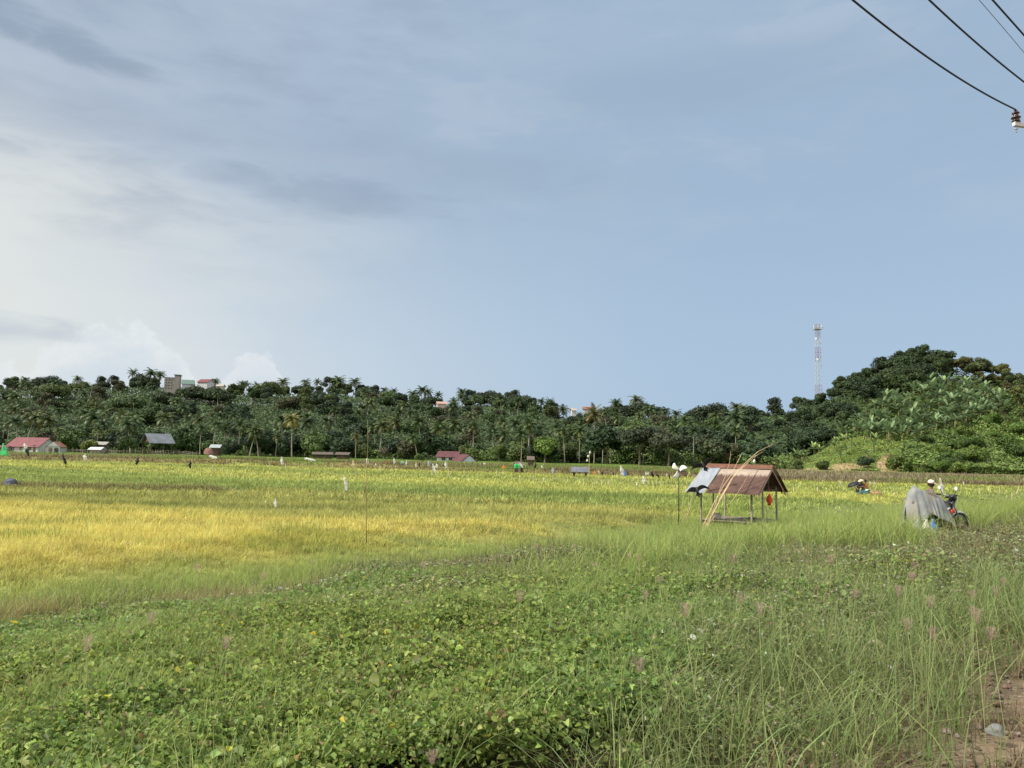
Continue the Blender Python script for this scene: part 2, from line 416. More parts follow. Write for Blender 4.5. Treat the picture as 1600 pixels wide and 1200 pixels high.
def leaves(c, nrm, ang, L, W, col, fold=.25):
    """ovate folded leaves, six vertices. c (n,3) centre, nrm (n,3), ang spin, L,W (n,)"""
    n = len(c); nrm = nrm/np.linalg.norm(nrm, axis=1, keepdims=True)
    a = np.stack([np.cos(ang), np.sin(ang), np.zeros(n)], -1)
    u = a-nrm*np.sum(a*nrm, 1, keepdims=True); u /= np.linalg.norm(u, axis=1, keepdims=True)+1e-9; v = np.cross(nrm, u)
    L = L[:, None]; W = W[:, None]; f = nrm*W*fold
    P = [c-u*L*.5, c-u*L*.22+v*W*.5+f, c+u*L*.18+v*W*.42+f, c+u*L*.5-nrm*L*.12, c+u*L*.18-v*W*.42+f, c-u*L*.22-v*W*.5+f]
    V = np.stack(P, 1).reshape(-1, 3); b = (np.arange(n)*6)[:, None]
    Q = np.concatenate([b+np.array([[0, 1, 2, 3]]), b+np.array([[0, 3, 4, 5]])], 0); return V, Q, np.zeros((0, 3), int), np.repeat(col, 6, 0)
def join(parts):
    V = []; Q = []; T = []; C = []; o = 0
    for v, q, t, c in parts:
        V.append(v); C.append(c); Q.append(q+o); T.append(t+o); o += len(v)
    return np.concatenate(V), [np.concatenate(Q), np.concatenate(T)], np.concatenate(C)
def stuff(name, parts, mat, label, cat):
    V, F, C = join(parts); o = link(name, np_mesh(name, V, F, mat, C)); return tag(o, label, cat, None, 'stuff')
def sample(n, D0, D1, c0=-70, c1=1670, p=1.):
    """n points between distances D0..D1 and photo bearings c0..c1; p = 1: even on the picture, -1: even on the land"""
    u = rng.random(n)
    if p == 1: D = 1/(1/D0+(1/D1-1/D0)*u)
    elif p == 0: D = D0*(D1/D0)**u
    else: D = np.sqrt(D0**2+(D1**2-D0**2)*u)
    c = rng.uniform(c0, c1, n); x = (c-800)/1200*D*1.003; return x, D, c
# ------------------------------------------------------------------ rice
def croph(x, y):
    """height of the standing crop; none on the paths and bunds"""
    c = colx(x, y); d = dist_road(x, y)
    h = (.35+.65*sstep(14.5, 18., d))*sstep(13.8, 14.8, d+(fbm(x*.4, y*.4, 31)-.5)*2.5)*(y < bankdist(c)-.8)
    w44 = (fbm(x*.05, 44.2+y*0, 5)-.5)*3
    h = h*(1-(1-sstep(340, 420, c))*np.exp(-((y-44.2-w44)/2.4)**4))
    yp = np.interp(c, [0, 600, 900, 1050, 1400, 1700], [78, 78, 76, 70, 59.5, 56]); a = sstep(560, 700, c)
    h = h*(1-a*np.exp(-((y-yp)/1.3)**4))
    return h
BD_C = [0, 450, 900, 1400]
def ricecol(x, y):
    c = colx(x, y); wob = (fbm(x*.05, y*.02, 41)-.5)*8+(fbm(x*.3, y*.3, 42)-.5)*3
    yy = y+wob*np.clip(y/60, .25, 1)
    gold = np.array((.56, .49, .14)); olive = np.array((.36, .36, .11)); green = np.array((.29, .35, .10)); yel = np.array((.43, .45, .125)); g2 = np.array((.34, .385, .11)); yg = np.array((.40, .43, .11))
    r = np.zeros(x.shape+(3,)); r[:] = gold
    for Bk, colr, soft in (([34, 27, 26, 22], olive, 1.5), ([46, 46, 38, 31], green, 1.), ([80, 61, 53, 46], yel, 2.), ([119, 81, 66, 58], g2, 2.), ([125, 100, 86, 76], yg, 3.)):
        b = np.interp(c, BD_C, Bk); r = lerp(r, colr, sstep(-soft, soft, yy-b)[..., None])
    # unripe stands and lodged darker streaks inside the ripe field
    n = fbm(x*.20, y*.9, 43, 5); near = (1-sstep(36, 46, y))
    r = lerp(r, np.array((.17, .22, .045)), (near*sstep(.56, .66, n)*.6)[..., None])
    n3 = fbm(x*.045, y*.85, 45, 5); r = lerp(r, r*np.array((.62, .66, .62)), (sstep(.52, .66, n3)*.75)[..., None])
    r = lerp(r, r*np.array((1.2, 1.15, 1.1)), (sstep(.5, .36, n3)*.6)[..., None])
    e = 1-sstep(14.6, 17.5, dist_road(x, y)+(fbm(x*.3, y*.3, 46)-.5)*3); r = lerp(r, np.array((.30, .37, .11)), (e*.8)[..., None])
    rt = sstep(1000, 1150, c)*(1-sstep(34, 40, y)); r = lerp(r, np.array((.30, .37, .09)), (rt*.8)[..., None])
    return r
def rice():
    # closed canopy under the ears
    rs = np.concatenate([np.arange(13, 40, .16), np.geomspace(40, 125, 190)]); cc = np.arange(-260, 1861, 6.)
    Cg, Y = np.meshgrid(cc, rs); Xg = (Cg-800)/1200*Y; h = croph(Xg, Y)
    Zz = ground(Xg, Y)+h*(.50+(fbm(Xg*1.2, Y*1.2, 51)-.5)*.16+(vnoise(Xg*5, Y*5, 52)-.5)*.14)-.04
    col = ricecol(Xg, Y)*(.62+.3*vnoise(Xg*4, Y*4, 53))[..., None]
    na = len(cc); i = np.arange(len(rs)-1)[:, None]*na+np.arange(na-1)[None, :]
    F = np.stack([i, i+1, i+na+1, i+na], -1).reshape(-1, 4); F = F[(h.reshape(-1)[F].min(1) > .03)]
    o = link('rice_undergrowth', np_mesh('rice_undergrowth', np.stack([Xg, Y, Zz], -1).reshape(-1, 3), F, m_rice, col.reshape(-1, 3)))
    tag(o, 'dense lower stems and leaves of the rice under the ears', 'rice', None, 'stuff')
    def crop(n, D0, D1, p, nb, h0, w, lean, spread, tipgain=1.25):
        x, y, c = sample(n, D0, D1, -180, 1780, p); H = croph(x, y); k = rng.random(n) < H; x, y = x[k], y[k]
        z = ground(x, y); col = ricecol(x, y); m = len(x)
        col = col*np.exp(rng.normal(0, .20, (m, 1)))*(1+.16*np.sin(y*9.+fbm(x*.4, y*.4, 55)*6)*(y < 40))[:, None]*(.82+.36*fbm(x*1.5, y*1.5, 56))[:, None]; x = np.repeat(x, nb)+rng.normal(0, spread, m*nb); y = np.repeat(y, nb)+rng.normal(0, spread, m*nb); z = np.repeat(z, nb); col = np.repeat(col, nb, 0); m *= nb
        hh = croph(x, y)*(h0*.96+(fbm(x*.8, y*.8, 54)-.5)*.22)*rng.uniform(.86, 1.1, m); zb = z+hh*.42
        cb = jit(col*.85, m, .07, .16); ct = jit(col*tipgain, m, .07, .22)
        return blades(np.stack([x, y, zb], -1), hh*.60, w*rng.uniform(.7, 1.3, m), rng.uniform(0, 6.283, m), rng.uniform(.1, lean, m), cb, ct, 3, None, .45)
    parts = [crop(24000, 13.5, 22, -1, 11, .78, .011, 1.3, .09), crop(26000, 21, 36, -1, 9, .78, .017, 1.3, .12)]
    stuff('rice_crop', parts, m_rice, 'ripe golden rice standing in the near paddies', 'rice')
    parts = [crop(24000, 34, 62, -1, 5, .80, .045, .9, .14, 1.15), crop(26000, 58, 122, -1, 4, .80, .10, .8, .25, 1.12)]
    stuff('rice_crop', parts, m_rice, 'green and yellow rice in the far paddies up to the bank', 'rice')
rice()
# taller green weed clumps standing in the gold
def rice_weeds():
    P = []
    for px, py, n, w, h in ((62, 822, 150, .8, 1.0), (138, 797, 60, .4, .98), (460, 812, 150, 1.6, .92), (360, 820, 110, 1.8, .88), (10, 824, 50, .4, .95)):
        D = 2.0*1200/(py-hor(px)); p = at(px, py, D)
        x = p.x+rng.normal(0, w*.5, n); y = p.y+rng.normal(0, .5, n)
        P.append(blades(np.stack([x, y, ground(x, y)+.3], -1), (h-.3)*rng.uniform(.7, 1.1, n), np.full(n, .014), rng.uniform(0, 6.28, n), rng.uniform(.05, .7, n), jit((.13, .19, .045), n), jit((.24, .32, .07), n), 3))
    # dark fringe and weeds on the old bund and along the canal bank
    for n, c0, c1, yb, sy, h0, w, ca, cb in ((9000, -150, 400, 44.2, 1.1, .26, .04, (.22, .20, .09), (.33, .32, .12)), ):
        c = rng.uniform(c0, c1, n); y = yb+rng.normal(0, sy, n)+(fbm((c-800)/1200*yb*.05, yb+c*0, 5)-.5)*3; x = (c-800)/1200*y
        P.append(blades(np.stack([x, y, ground(x, y)], -1), h0*rng.uniform(.5, 1.3, n), np.full(n, w), rng.uniform(0, 6.28, n), rng.uniform(.1, 1., n), jit(ca, n, .12, .35), jit(cb, n, .15, .35), 2))
    stuff('weeds', P, m_grass, 'green weed clumps and dry bund grass in the golden rice', 'weeds')
rice_weeds()
def bank_grass():
    P = []
    n = 42000; c = rng.uniform(-150, 1760, n); y = bankdist(c)+rng.uniform(-1, 60, n)*rng.random(n); x = (c-800)/1200*y
    base = np.array([(.26, .215, .11)])*np.ones((n, 1)); gr = np.array([(.20, .26, .06)])
    k = (fbm(x*.08, y*.08, 61)+rng.normal(0, .08, n))[:, None]; r = (c > 1200)[:, None]
    base = np.where(k > np.where(r, .62, .5), gr, base); base = np.where(r & (k <= .62), np.array([(.27, .225, .14)]), base)
    base = np.where(((y-bankdist(c)) < 3)[:, None] & (rng.random(n) < .75)[:, None], np.array([(.21, .165, .09)]), base)
    P.append(blades(np.stack([x, y, ground(x, y)], -1), rng.uniform(.2, .6, n), rng.uniform(.05, .14, n), rng.uniform(0, 6.28, n), rng.uniform(.1, 1., n), jit(base*.8, n, .1, .3), jit(base, n, .1, .35), 2))
    stuff('bank_grass', P, m_grass, 'dry brown and green grass on the canal bank behind the rice', 'grass')
bank_grass()

# ------------------------------------------------------------------ roadside vegetation
def mound(x, y):
    """height of the weed cover"""
    d = dist_road(x, y); c = colx(x, y)
    h = .13+.24*fbm(x*.55, y*.55, 71)+.24*(fbm(x*1.8, y*1.8, 72)-.5)
    h = h-.06*sstep(1150, 1350, c)*sstep(12, 16, y)+.10*sstep(480, 640, c)*sstep(8.5, 11, y)*(1-sstep(1000, 1150, c))
    for cx, cy, rx, hh in ((1440, 9.5, 1.0, .38), (880, 14.5, 1.4, .30), (620, 12.5, 1.6, .25), (1150, 8.5, 1.2, .18)):
        X0 = (cx-800)/1200*cy; h = h+hh*np.exp(-(((x-X0)/rx)**2+((y-cy)/rx)**2))
    return h*sstep(.2, 1.6, d)*(1-.55*sstep(9.5, 12.5, d))
def slope_normal(x, y, H):
    e = .12; a = H(x+e, y)-H(x-e, y); b = H(x, y+e)-H(x, y-e); return np.stack([-a/(2*e), -b/(2*e), np.ones_like(x)], -1)
def leaf_batch(n, D0, D1, L0, col, wfun, p=-1, tilt=.55, c0=-120, c1=1720, top=.45, fold=.25, asp=.8, vv=.3):
    x, y, c = sample(n, D0, D1, c0, c1, p); k = rng.random(n) < wfun(x, y, c); x, y, c = x[k], y[k], c[k]; n = len(x)
    H = mound(x, y); u = 1-top*rng.random(n)**1.6; z = ground(x, y)+H*u+rng.normal(0, .02, n)
    nr = slope_normal(x, y, mound)+rng.normal(0, tilt, (n, 3)); nr[:, 2] = np.abs(nr[:, 2])+.1
    L = L0*np.exp(rng.normal(0, .34, n))*(.75+.6*fbm(x*1.3, y*1.3, 83))*np.clip(y/5.5, .8, 1); cl = col(x, y, c, n, u)
    return leaves(np.stack([x, y, z], -1), nr, rng.uniform(0, 6.283, n), L, L*asp*rng.uniform(.8, 1.15, n), cl, fold)
def pick(n, cols, w):
    k = rng.choice(len(cols), n, p=np.array(w)/sum(w)); return np.array(cols)[k]
def vinecol(x, y, c, n, u):
    b = pick(n, [(.21, .285, .075), (.27, .35, .09), (.15, .215, .065), (.34, .40, .13), (.28, .35, .15), (.58, .48, .06), (.30, .24, .13)], [36, 26, 17, 13, 6, .4, 3.5])
    pch = fbm(x*.35, y*.35, 73)[:, None]; b = b*lerp(np.array((1.04, 1.03, .9)), np.array((.88, 1.0, .95)), sstep(.35, .65, pch)); return jit(b, n, .06, .2)
def weedcol(x, y, c, n, u):
    b = pick(n, [(.26, .295, .12), (.32, .35, .15), (.20, .225, .10), (.36, .34, .20), (.34, .26, .18), (.72, .69, .62)], [32, 28, 18, 13, 6, 3.0]); return jit(b, n, .07, .25)
def d_(x, y): return dist_road(x, y)+(fbm(x*.5, y*.5, 74)-.5)*(2.4+2.6*sstep(6, 10, y))+(vnoise(x*3, y*3, 82)-.5)*.9
def w_vine(x, y, c):
    d = d_(x, y); right = sstep(930, 1200, c+(fbm(x, y, 75)-.5)*300); edge = np.interp(c, [0, 300, 620, 1000, 1300], [11.0, 10.2, 7.2, 5.8, 4.8])
    return sstep(1.0, 2.4, d)*(1-sstep(edge-1.6, edge+1.6, d))*(1-right*.80)*(1-.9*sstep(1150, 1300, c)*sstep(9, 12, y))
def w_weed(x, y, c):
    d = d_(x, y); edge = np.interp(c, [0, 300, 620, 1000, 1300], [11.0, 10.2, 7.2, 5.8, 4.8]); right = sstep(900, 1200, c)
    return np.clip(sstep(edge-1.5, edge+.3, d)*(1-sstep(13.5, 15, d))*(.35+.65*sstep(420, 620, c))+right*1.*sstep(.5, 1.6, d)*(1-sstep(edge, edge+2, d))*(1-.75*sstep(13, 17, y)), 0, 1)
def cover():
    P = [leaf_batch(560000, 2.6, 8.2, .031, vinecol, w_vine, tilt=.8, top=.7, fold=.45), leaf_batch(430000, 8, 15, .041, vinecol, w_vine, tilt=.5)]
    stuff('ground_cover', P, m_leaf, 'low broad leaved green vines covering the road slope', 'ground cover')
    P = [leaf_batch(300000, 3, 10, .026, weedcol, w_weed, tilt=.9, top=.9, asp=.6), leaf_batch(330000, 9.5, 27, .044, weedcol, w_weed, tilt=.9, top=.9, asp=.6)]
    # wiry stems of the weeds
    n = 46000; x, y, c = sample(n, 3, 26, -120, 1720, -.0 or -1); k = rng.random(n) < np.maximum(w_weed(x, y, c), .4*w_vine(x, y, c)); x, y = x[k], y[k]; n = len(x)
    P.append(blades(np.stack([x, y, ground(x, y)+mound(x, y)*.3], -1), mound(x, y)*rng.uniform(.6, 1.25, n)+.06, .006+.0006*y, rng.uniform(0, 6.28, n), rng.uniform(0, .8, n), jit((.13, .115, .06), n), jit((.20, .19, .09), n), 2))
    stuff('weeds', P, m_leaf, 'dull olive twiggy weeds with tiny pale flowers above the vines', 'weeds')
cover()
def grass_batch(n, D0, D1, wfun, h, w, ca, cb, lean=.8, p=-1, c0=-120, c1=1720, segs=3, onm=.35, clump=0, vv=.25):
    x, y, c = sample(n, D0, D1, c0, c1, p); k = rng.random(n) < wfun(x, y, c); x, y, c = x[k], y[k], c[k]; n = len(x)
    if clump:
        x = np.repeat(x, clump); y = np.repeat(y, clump); m = n*clump; x = x+rng.normal(0, .05, m); y = y+rng.normal(0, .05, m); c = np.repeat(c, clump); n = m
    hh = h*rng.uniform(.45, 1.15, n)*(0.7+.6*fbm(x*.7, y*.7, 76)); z = ground(x, y)+mound(x, y)*onm
    ca = jit(ca, n, .08, vv); cb = jit(cb, n, .08, vv)
    return blades(np.stack([x, y, z], -1), hh, w*rng.uniform(.6, 1.3, n), rng.uniform(0, 6.283, n), rng.uniform(.05, lean, n), ca, cb, segs)
def grass():
    P = []
    # long grass beside the bare shoulder, bottom right
    P.append(grass_batch(3600, 2.6, 10, lambda x, y, c: sstep(.30-1.1*sstep(5.2, 6.6, y), .9-1.1*sstep(5.2, 6.6, y), d_(x, y))*(1-sstep(1.9, 3.2, d_(x, y)))*(.12+.88*sstep(850, 1080, c)), .50, .0065, (.17, .22, .07), (.29, .36, .14), 1.5, clump=9, segs=4, onm=.15))
    P.append(grass_batch(5200, 3.5, 13, lambda x, y, c: sstep(1, 2, d_(x, y))*(1-sstep(6, 8, d_(x, y)))*sstep(900, 1250, c)*.4, .6, .006, (.19, .23, .08), (.32, .36, .16), .9, clump=2, segs=4, onm=.2))
    # scattered blades among the vines
    P.append(grass_batch(17000, 3, 15, lambda x, y, c: w_vine(x, y, c)*(.12+.88*sstep(.46, .60, fbm(x*.8, y*.8, 77))), .24, .0055, (.20, .27, .07), (.32, .39, .12), 1.2, clump=5, segs=3, onm=.85))
    # bright tall grass between the weeds and the hut
    P.append(grass_batch(30000, 11, 36, lambda x, y, c: sstep(3.5, 6.5, d_(x, y))*(1-sstep(13.6, 15.0, d_(x, y)))*sstep(780, 1180, c+(fbm(x*.4, y*.4, 78)-.5)*420)*(.25+.75*sstep(.35, .6, fbm(x*.6, y*.6, 79))), .76, .012, (.23, .30, .08), (.37, .44, .13), 1.3, clump=8, onm=.4))
    P.append(grass_batch(9000, 18, 60, lambda x, y, c: sstep(0.5, 3, d_(x, y))*(1-sstep(13.6, 14.6, d_(x, y)))*sstep(1250, 1400, c)*(1-.75*((c > 1390) & (c < 1500) & (y < 22) & (y > 15))), .42, .016, (.23, .23, .06), (.35, .38, .12), .8, clump=7, onm=.4))
    # soft green strip at the field edge on the left and centre
    P.append(grass_batch(21000, 11, 27, lambda x, y, c: sstep(np.interp(c, [0, 600, 1000], [11.4, 12.2, 12.5]), np.interp(c, [0, 600, 1000], [12.2, 13., 13.5]), d_(x, y))*(1-sstep(15.2, 16.2, d_(x, y)))*(1-.5*sstep(900, 1100, c)), .40, .010, (.24, .31, .08), (.37, .44, .13), .9, clump=6, onm=.2))
    stuff('long_grass', P, m_grass, 'long green grass growing along the slope and beside the rice', 'grass')
    # dry brown belt on the left
    P = [grass_batch(17000, 8, 19, lambda x, y, c: sstep(9.4, 10.4, d_(x, y))*(1-sstep(12.2, 13.8, d_(x, y)))*(1-sstep(380, 640, c))*sstep(.40, .55, fbm(x*.6, y*.6, 84)), .36, .008, (.24, .19, .09), (.42, .37, .16), .9, clump=6, onm=.2),
         grass_batch(900, 3, 12, lambda x, y, c: w_vine(x, y, c)*sstep(.50, .58, fbm(x*.9, y*.9, 80)), .26, .005, (.17, .12, .07), (.34, .26, .15), 1.6, clump=5, onm=.75),
         grass_batch(2600, 3, 24, lambda x, y, c: w_weed(x, y, c)*sstep(.42, .55, fbm(x*.8, y*.8, 81)), .42, .007, (.22, .17, .10), (.38, .32, .18), .9, clump=4, onm=.5),
         grass_batch(1500, 3, 7, lambda x, y, c: sstep(-.1, .5, d_(x, y))*(1-sstep(1.0, 1.8, d_(x, y))), .2, .006, (.18, .13, .08), (.30, .24, .13), 1.8, clump=6, onm=0)]
    P.append(grass_batch(1200, 3, 8, lambda x, y, c: sstep(-2.0, -1., d_(x, y))*(1-sstep(.2, 1.0, d_(x, y))), .12, .005, (.28, .21, .13), (.42, .34, .22), 3.0, clump=3, onm=0))
    stuff('dry_grass', P, m_grass, 'dry brown grass and dead stalks between the green weeds', 'grass')
grass()
# stones and clods on the bare shoulder
def pebbles():
    n = 9000; x, y, c = sample(n, 3, 9, 1150, 1900, -1); d = dist_road(x, y); k = (d < 1.1) & (d > -2.2) & (rng.random(n) < 1-sstep(.2, 1.1, d)); x, y = x[k], y[k]; n = len(x)
    base = np.array([(1, 0, 0), (-1, 0, 0), (0, 1, 0), (0, -1, 0), (0, 0, 1), (0, 0, -1), (.6, .6, .45), (-.6, .6, .5), (.6, -.6, .4), (-.6, -.6, .5)], float)
    base = base[:6]; F0 = np.array([(0, 2, 4), (2, 1, 4), (1, 3, 4), (3, 0, 4), (2, 0, 5), (1, 2, 5), (3, 1, 5), (0, 3, 5)])
    s = .006+.034*rng.random(n)**5; V = base[None]*s[:, None, None]*rng.uniform(.6, 1.3, (n, 6, 3)); V[..., 2] *= .7
    a = rng.uniform(0, 6.28, n); ca, sa = np.cos(a)[:, None], np.sin(a)[:, None]
    vx = V[..., 0]*ca-V[..., 1]*sa; vy = V[..., 0]*sa+V[..., 1]*ca; V = np.stack([vx+x[:, None], vy+y[:, None], V[..., 2]+(ground(x, y)+s*.3)[:, None]], -1).reshape(-1, 3)
    F = (F0[None]+(np.arange(n)*6)[:, None, None]).reshape(-1, 3); C = np.repeat(jit(pick(n, [(.20, .14, .10), (.25, .21, .17), (.15, .11, .08)], [5, 2, 3]), n, .05, .2), 6, 0)
    tag(link('gravel', np_mesh('gravel', V, F, m_forest, C)), 'small stones and clods on the bare reddish shoulder', 'gravel', None, 'stuff')
pebbles()
# ------------------------------------------------------------------ trees
def rand_dirs(n):
    v = rng.normal(size=(n, 3)); return v/np.linalg.norm(v, axis=1, keepdims=True)
def leafquads(c, nrm, s, col):
    n = len(c); nrm = nrm/np.linalg.norm(nrm, axis=1, keepdims=True); r = rand_dirs(n); u = np.cross(nrm, r); u /= np.linalg.norm(u, axis=1, keepdims=True)+1e-9; v = np.cross(nrm, u)
    s = s[:, None]; V = np.stack([c-u*s, c+v*s*.6, c+u*s, c-v*s*.6], 1).reshape(-1, 3); Q = (np.arange(n)*4)[:, None]+np.array([[0, 1, 2, 3]])
    return V, Q, np.zeros((0, 3), int), np.repeat(col, 4, 0)
def crown_mesh(name, H, R, nlobe, nleaf, base=.28, flat=1., leaf=.34, mat=None, top_bias=.0, gap=.0):
    P = []; lobes = []
    for k in range(nlobe):
        v = rand_dirs(1)[0]; v[2] = abs(v[2])*1.1-.35; rr = rng.uniform(.45, .85)
        c = np.array((v[0]*R*rr, v[1]*R*rr, H*(base+(1-base)*.5)+v[2]*H*(1-base)*.5*flat*rr)); lobes.append((c, R*rng.uniform(.28, .48)))
    per = nleaf//nlobe
    for c, r in lobes:
        d = rand_dirs(per); lump = 1+.22*np.sin(d[:, 0]*6+c[0])*np.sin(d[:, 1]*5+c[1]*2)*np.cos(d[:, 2]*6)
        rad = r*lump*(rng.uniform(.0, 1, per)**.22); p = c+d*rad[:, None]*np.array((1, 1, .78*flat))
        nr = d+rng.normal(0, .55, (per, 3)); nr[:, 2] += .35
        col = np.ones((per, 3))*rng.uniform(.75, 1.25)*np.exp(rng.normal(0, .22, (per, 1)))*(1+rng.normal(0, .06, (per, 3)))
        P.append(leafquads(p, nr, leaf*rng.uniform(.6, 1.4, per), col))
    V, F, C = join(P); return np_mesh(name, V, F, mat or m_crown, C), lobes
def make_tree(H, R, nlobe, nleaf, kind='broadleaf_tree', **k):
    root = empty(kind, (0, 0, 0)); me, lobes = crown_mesh('crown', H, R, nlobe, nleaf, **k)
    mb = MB(); top = H*.62; r0 = .022*H+.06; bend = rng.normal(0, .25, 2)
    pts = [(bend[0]*t*t, bend[1]*t*t, -.6+(top+.6)*t) for t in np.linspace(0, 1, 6)]
    mb.tube(pts, [r0*(1.35-.25*i) if i else r0*1.5 for i in range(6)], 6)
    for c, r in lobes[:7]:
        z0 = H*rng.uniform(.25, .5); a = Vector((bend[0]*.3, bend[1]*.3, z0)); b = Vector(c); m = (a+b)/2+Vector((0, 0, -.2)); mb.tube([a, m, b], [r0*.45, r0*.3, r0*.12], 5)
    mb.build('trunk', m_bark, root, True); link('crown', me, root); root['_H'] = H
    return root
def make_palm(H, nf, L, leanx, droop):
    root = empty('coconut_palm', (0, 0, 0)); mb = MB()
    pts = [(leanx*t**1.6, .15*math.sin(t*3), -.5+(H+.5)*t) for t in np.linspace(0, 1, 9)]
    mb.tube(pts, [.26, .19, .17, .16, .15, .14, .135, .13, .15], 7); mb.build('trunk', m_pbark, root, True)
    top = np.array(pts[-1]); V = []; F = []; C = []
    for k in range(nf):
        a = k*2.39996+rng.uniform(-.2, .2); up = 1.38-1.75*(k/nf)+rng.uniform(-.12, .12); Lf = L*rng.uniform(.85, 1.08); seg = 15
        dh = np.array((math.cos(a), math.sin(a), 0)); side = np.array((-math.sin(a), math.cos(a), 0)); p = top+np.array((0, 0, .1)); an = up; br = rng.uniform(.75, 1.25); old = k > nf-4
        prev = p
        for i in range(seg):
            t = i/seg; an -= droop/seg*(.5+1.4*t); dirv = dh*math.cos(an)+np.array((0, 0, 1))*math.sin(an); p = prev+dirv*Lf/seg
            ll = L*.20*math.sin(math.pi*min(1, .12+.88*(t*.93+.05)))+.12; nrmv = np.cross(dirv, side)
            col = np.array((1.0, 1.0, 1.0))*br*rng.uniform(.8, 1.2)
            if old: col = col*np.array((1.5, 1.15, .9))*.75
            for sgn in (-1, 1):
                tip = (prev+p)/2+side*sgn*ll*.85+dirv*ll*.5-np.array((0, 0, 1))*ll*rng.uniform(.2, .6)
                b = len(V); V += [prev, p, tip+dirv*.05, tip-dirv*.05]; F.append((b, b+1, b+2, b+3)); C += [col]*4
            b = len(V); w = .05*(1-t)+.015; V += [prev-side*w, prev+side*w, p+side*w, p-side*w]; F.append((b, b+1, b+2, b+3)); C += [col*1.25]*4
            prev = p
    # nuts and young spear
    link('crown', np_mesh('crown', np.array(V), np.array(F), m_palm, np.array(C)), root)
    nb = MB()
    for k in range(7):
        q = k*.9; nb.lathe(top+np.array((.24*math.cos(q), .24*math.sin(q), -.22-.1*(k % 2))), [(.0, -.13), (.1, -.08), (.13, 0), (.1, .09), (0, .13)], 6)
    nb.build('coconuts', M('coconut', (.17, .15, .05)), root, True); root['_H'] = H+L*.45
    return root
def make_banana(H, nl, spread):
    root = empty('banana_plant', (0, 0, 0)); mb = MB(); ns = 2
    for s in range(ns):
        ox, oy = rng.normal(0, .3, 2) if s else (0, 0); mb.tube([(ox, oy, -.3), (ox, oy, H*.28), (ox*1.2, oy*1.2, H*.5)], [.14, .11, .07], 6)
    mb.build('stem', M('banana_stem', (.22, .22, .10)), root, True)
    V = []; F = []; C = []
    for k in range(nl):
        a = k*2.4+rng.uniform(-.3, .3); up = rng.uniform(.55, 1.5) if k < nl*.6 else rng.uniform(.1, .6); L = H*rng.uniform(.42, .6); W = L*.13*rng.uniform(.8, 1.2); seg = 6
        dh = np.array((math.cos(a), math.sin(a), 0)); side = np.array((-math.sin(a), math.cos(a), 0)); p = np.array((0, 0, H*.48)); an = up; rows = []
        br = rng.uniform(.8, 1.25)*(2.1 if up > 1.15 else 1)
        for i in range(seg+1):
            t = i/seg; w = W*(math.sin(math.pi*min(1, t*.85+.12))**.6 if i < seg else .1)
            if i == 0: w = .04
            n = np.cross(dh*math.cos(an)+np.array((0, 0, 1))*math.sin(an), side)
            rows.append((p-side*w+n*w*.25*-1, p.copy(), p+side*w-n*w*.25)); an -= (.9/seg)*(.4+t)*spread; p = p+(dh*math.cos(an)+np.array((0, 0, 1))*math.sin(an))*L/seg
        for i in range(seg):
            b = len(V); V += [*rows[i], *rows[i+1]]; F += [(b, b+1, b+4, b+3), (b+1, b+2, b+5, b+4)]; C += [np.array((1, 1, 1))*br*rng.uniform(.85, 1.15)]*6
    link('leaves', np_mesh('leaves', np.array(V), np.array(F), m_ban, np.array(C)), root); root['_H'] = H
    return root
TREES = [make_tree(12, 4.6, 16, 4200, base=.15), make_tree(13, 3.9, 14, 3800, base=.14), make_tree(10, 5.4, 20, 4400, base=.2, flat=.85), make_tree(14, 3.2, 13, 3400, base=.25, leaf=.3), make_tree(8, 3.8, 13, 3600, base=.05, kind='leafy_bush'), make_tree(13, 4.4, 11, 1900, base=.4, leaf=.3)]
PALMS = [make_palm(11, 26, 3.8, .8, 1.15), make_palm(10, 23, 3.5, -1.0, 1.45), make_palm(12, 21, 3.7, .3, .95), make_palm(8, 24, 3.5, 1.8, 1.35)]
BANS = [make_banana(4.6, 9, 1.), make_banana(4.0, 8, 1.3), make_banana(5.0, 10, .7)]
used = set()
def put(protos, i, x, y, z, H=None, rot=None, color=None, label='', cat='', group=None, sc=None):
    p = protos[i % len(protos)]
    if p.name in used: o = copy_tree(p)
    else: o = p; used.add(p.name)
    s = (H/p['_H']) if H else (sc or 1.)
    if p.name.startswith('leafy_bush'): cat = 'bush'
    o.location = (x, y, z); o.rotation_euler = (0, 0, rng.uniform(0, 6.28) if rot is None else rot); o.scale = (s*rng.uniform(.92, 1.1),)*2+(s,)
    if color is not None:
        for ch in o.children: ch.color = (*color, 1)
    tag(o, label, cat)
    if group: o['group'] = group
    elif 'group' in o: del o['group']
    return o
def tcol(k=None):
    b = np.array(random.choice([(.050, .085, .032), (.060, .10, .034), (.042, .07, .032), (.075, .12, .035), (.095, .13, .04), (.085, .09, .045), (.05, .08, .04)]) if k is None else k)*random.uniform(.72, 1.25)*.95
    return tuple(b)
def pcol(): return tuple(np.array(random.choice([(.06, .095, .035), (.075, .11, .038), (.055, .085, .035), (.09, .115, .042)]))*random.uniform(.85, 1.15)*1.1)
occupied = []                                      # (x, y, r) kept clear of trees for the buildings
GRP_P = 'coconut palms filling the wooded ridge'; GRP_T = 'broadleaf trees filling the wooded ridge'; GRP_H = 'trees covering the right hand hill'; GRP_B = 'banana plants on the hillside'
LAB_P = 'green coconut palm among the trees of the wooded ridge beyond the fields'
LAB_T = 'dark green broadleaf tree in the wooded ridge beyond the fields'
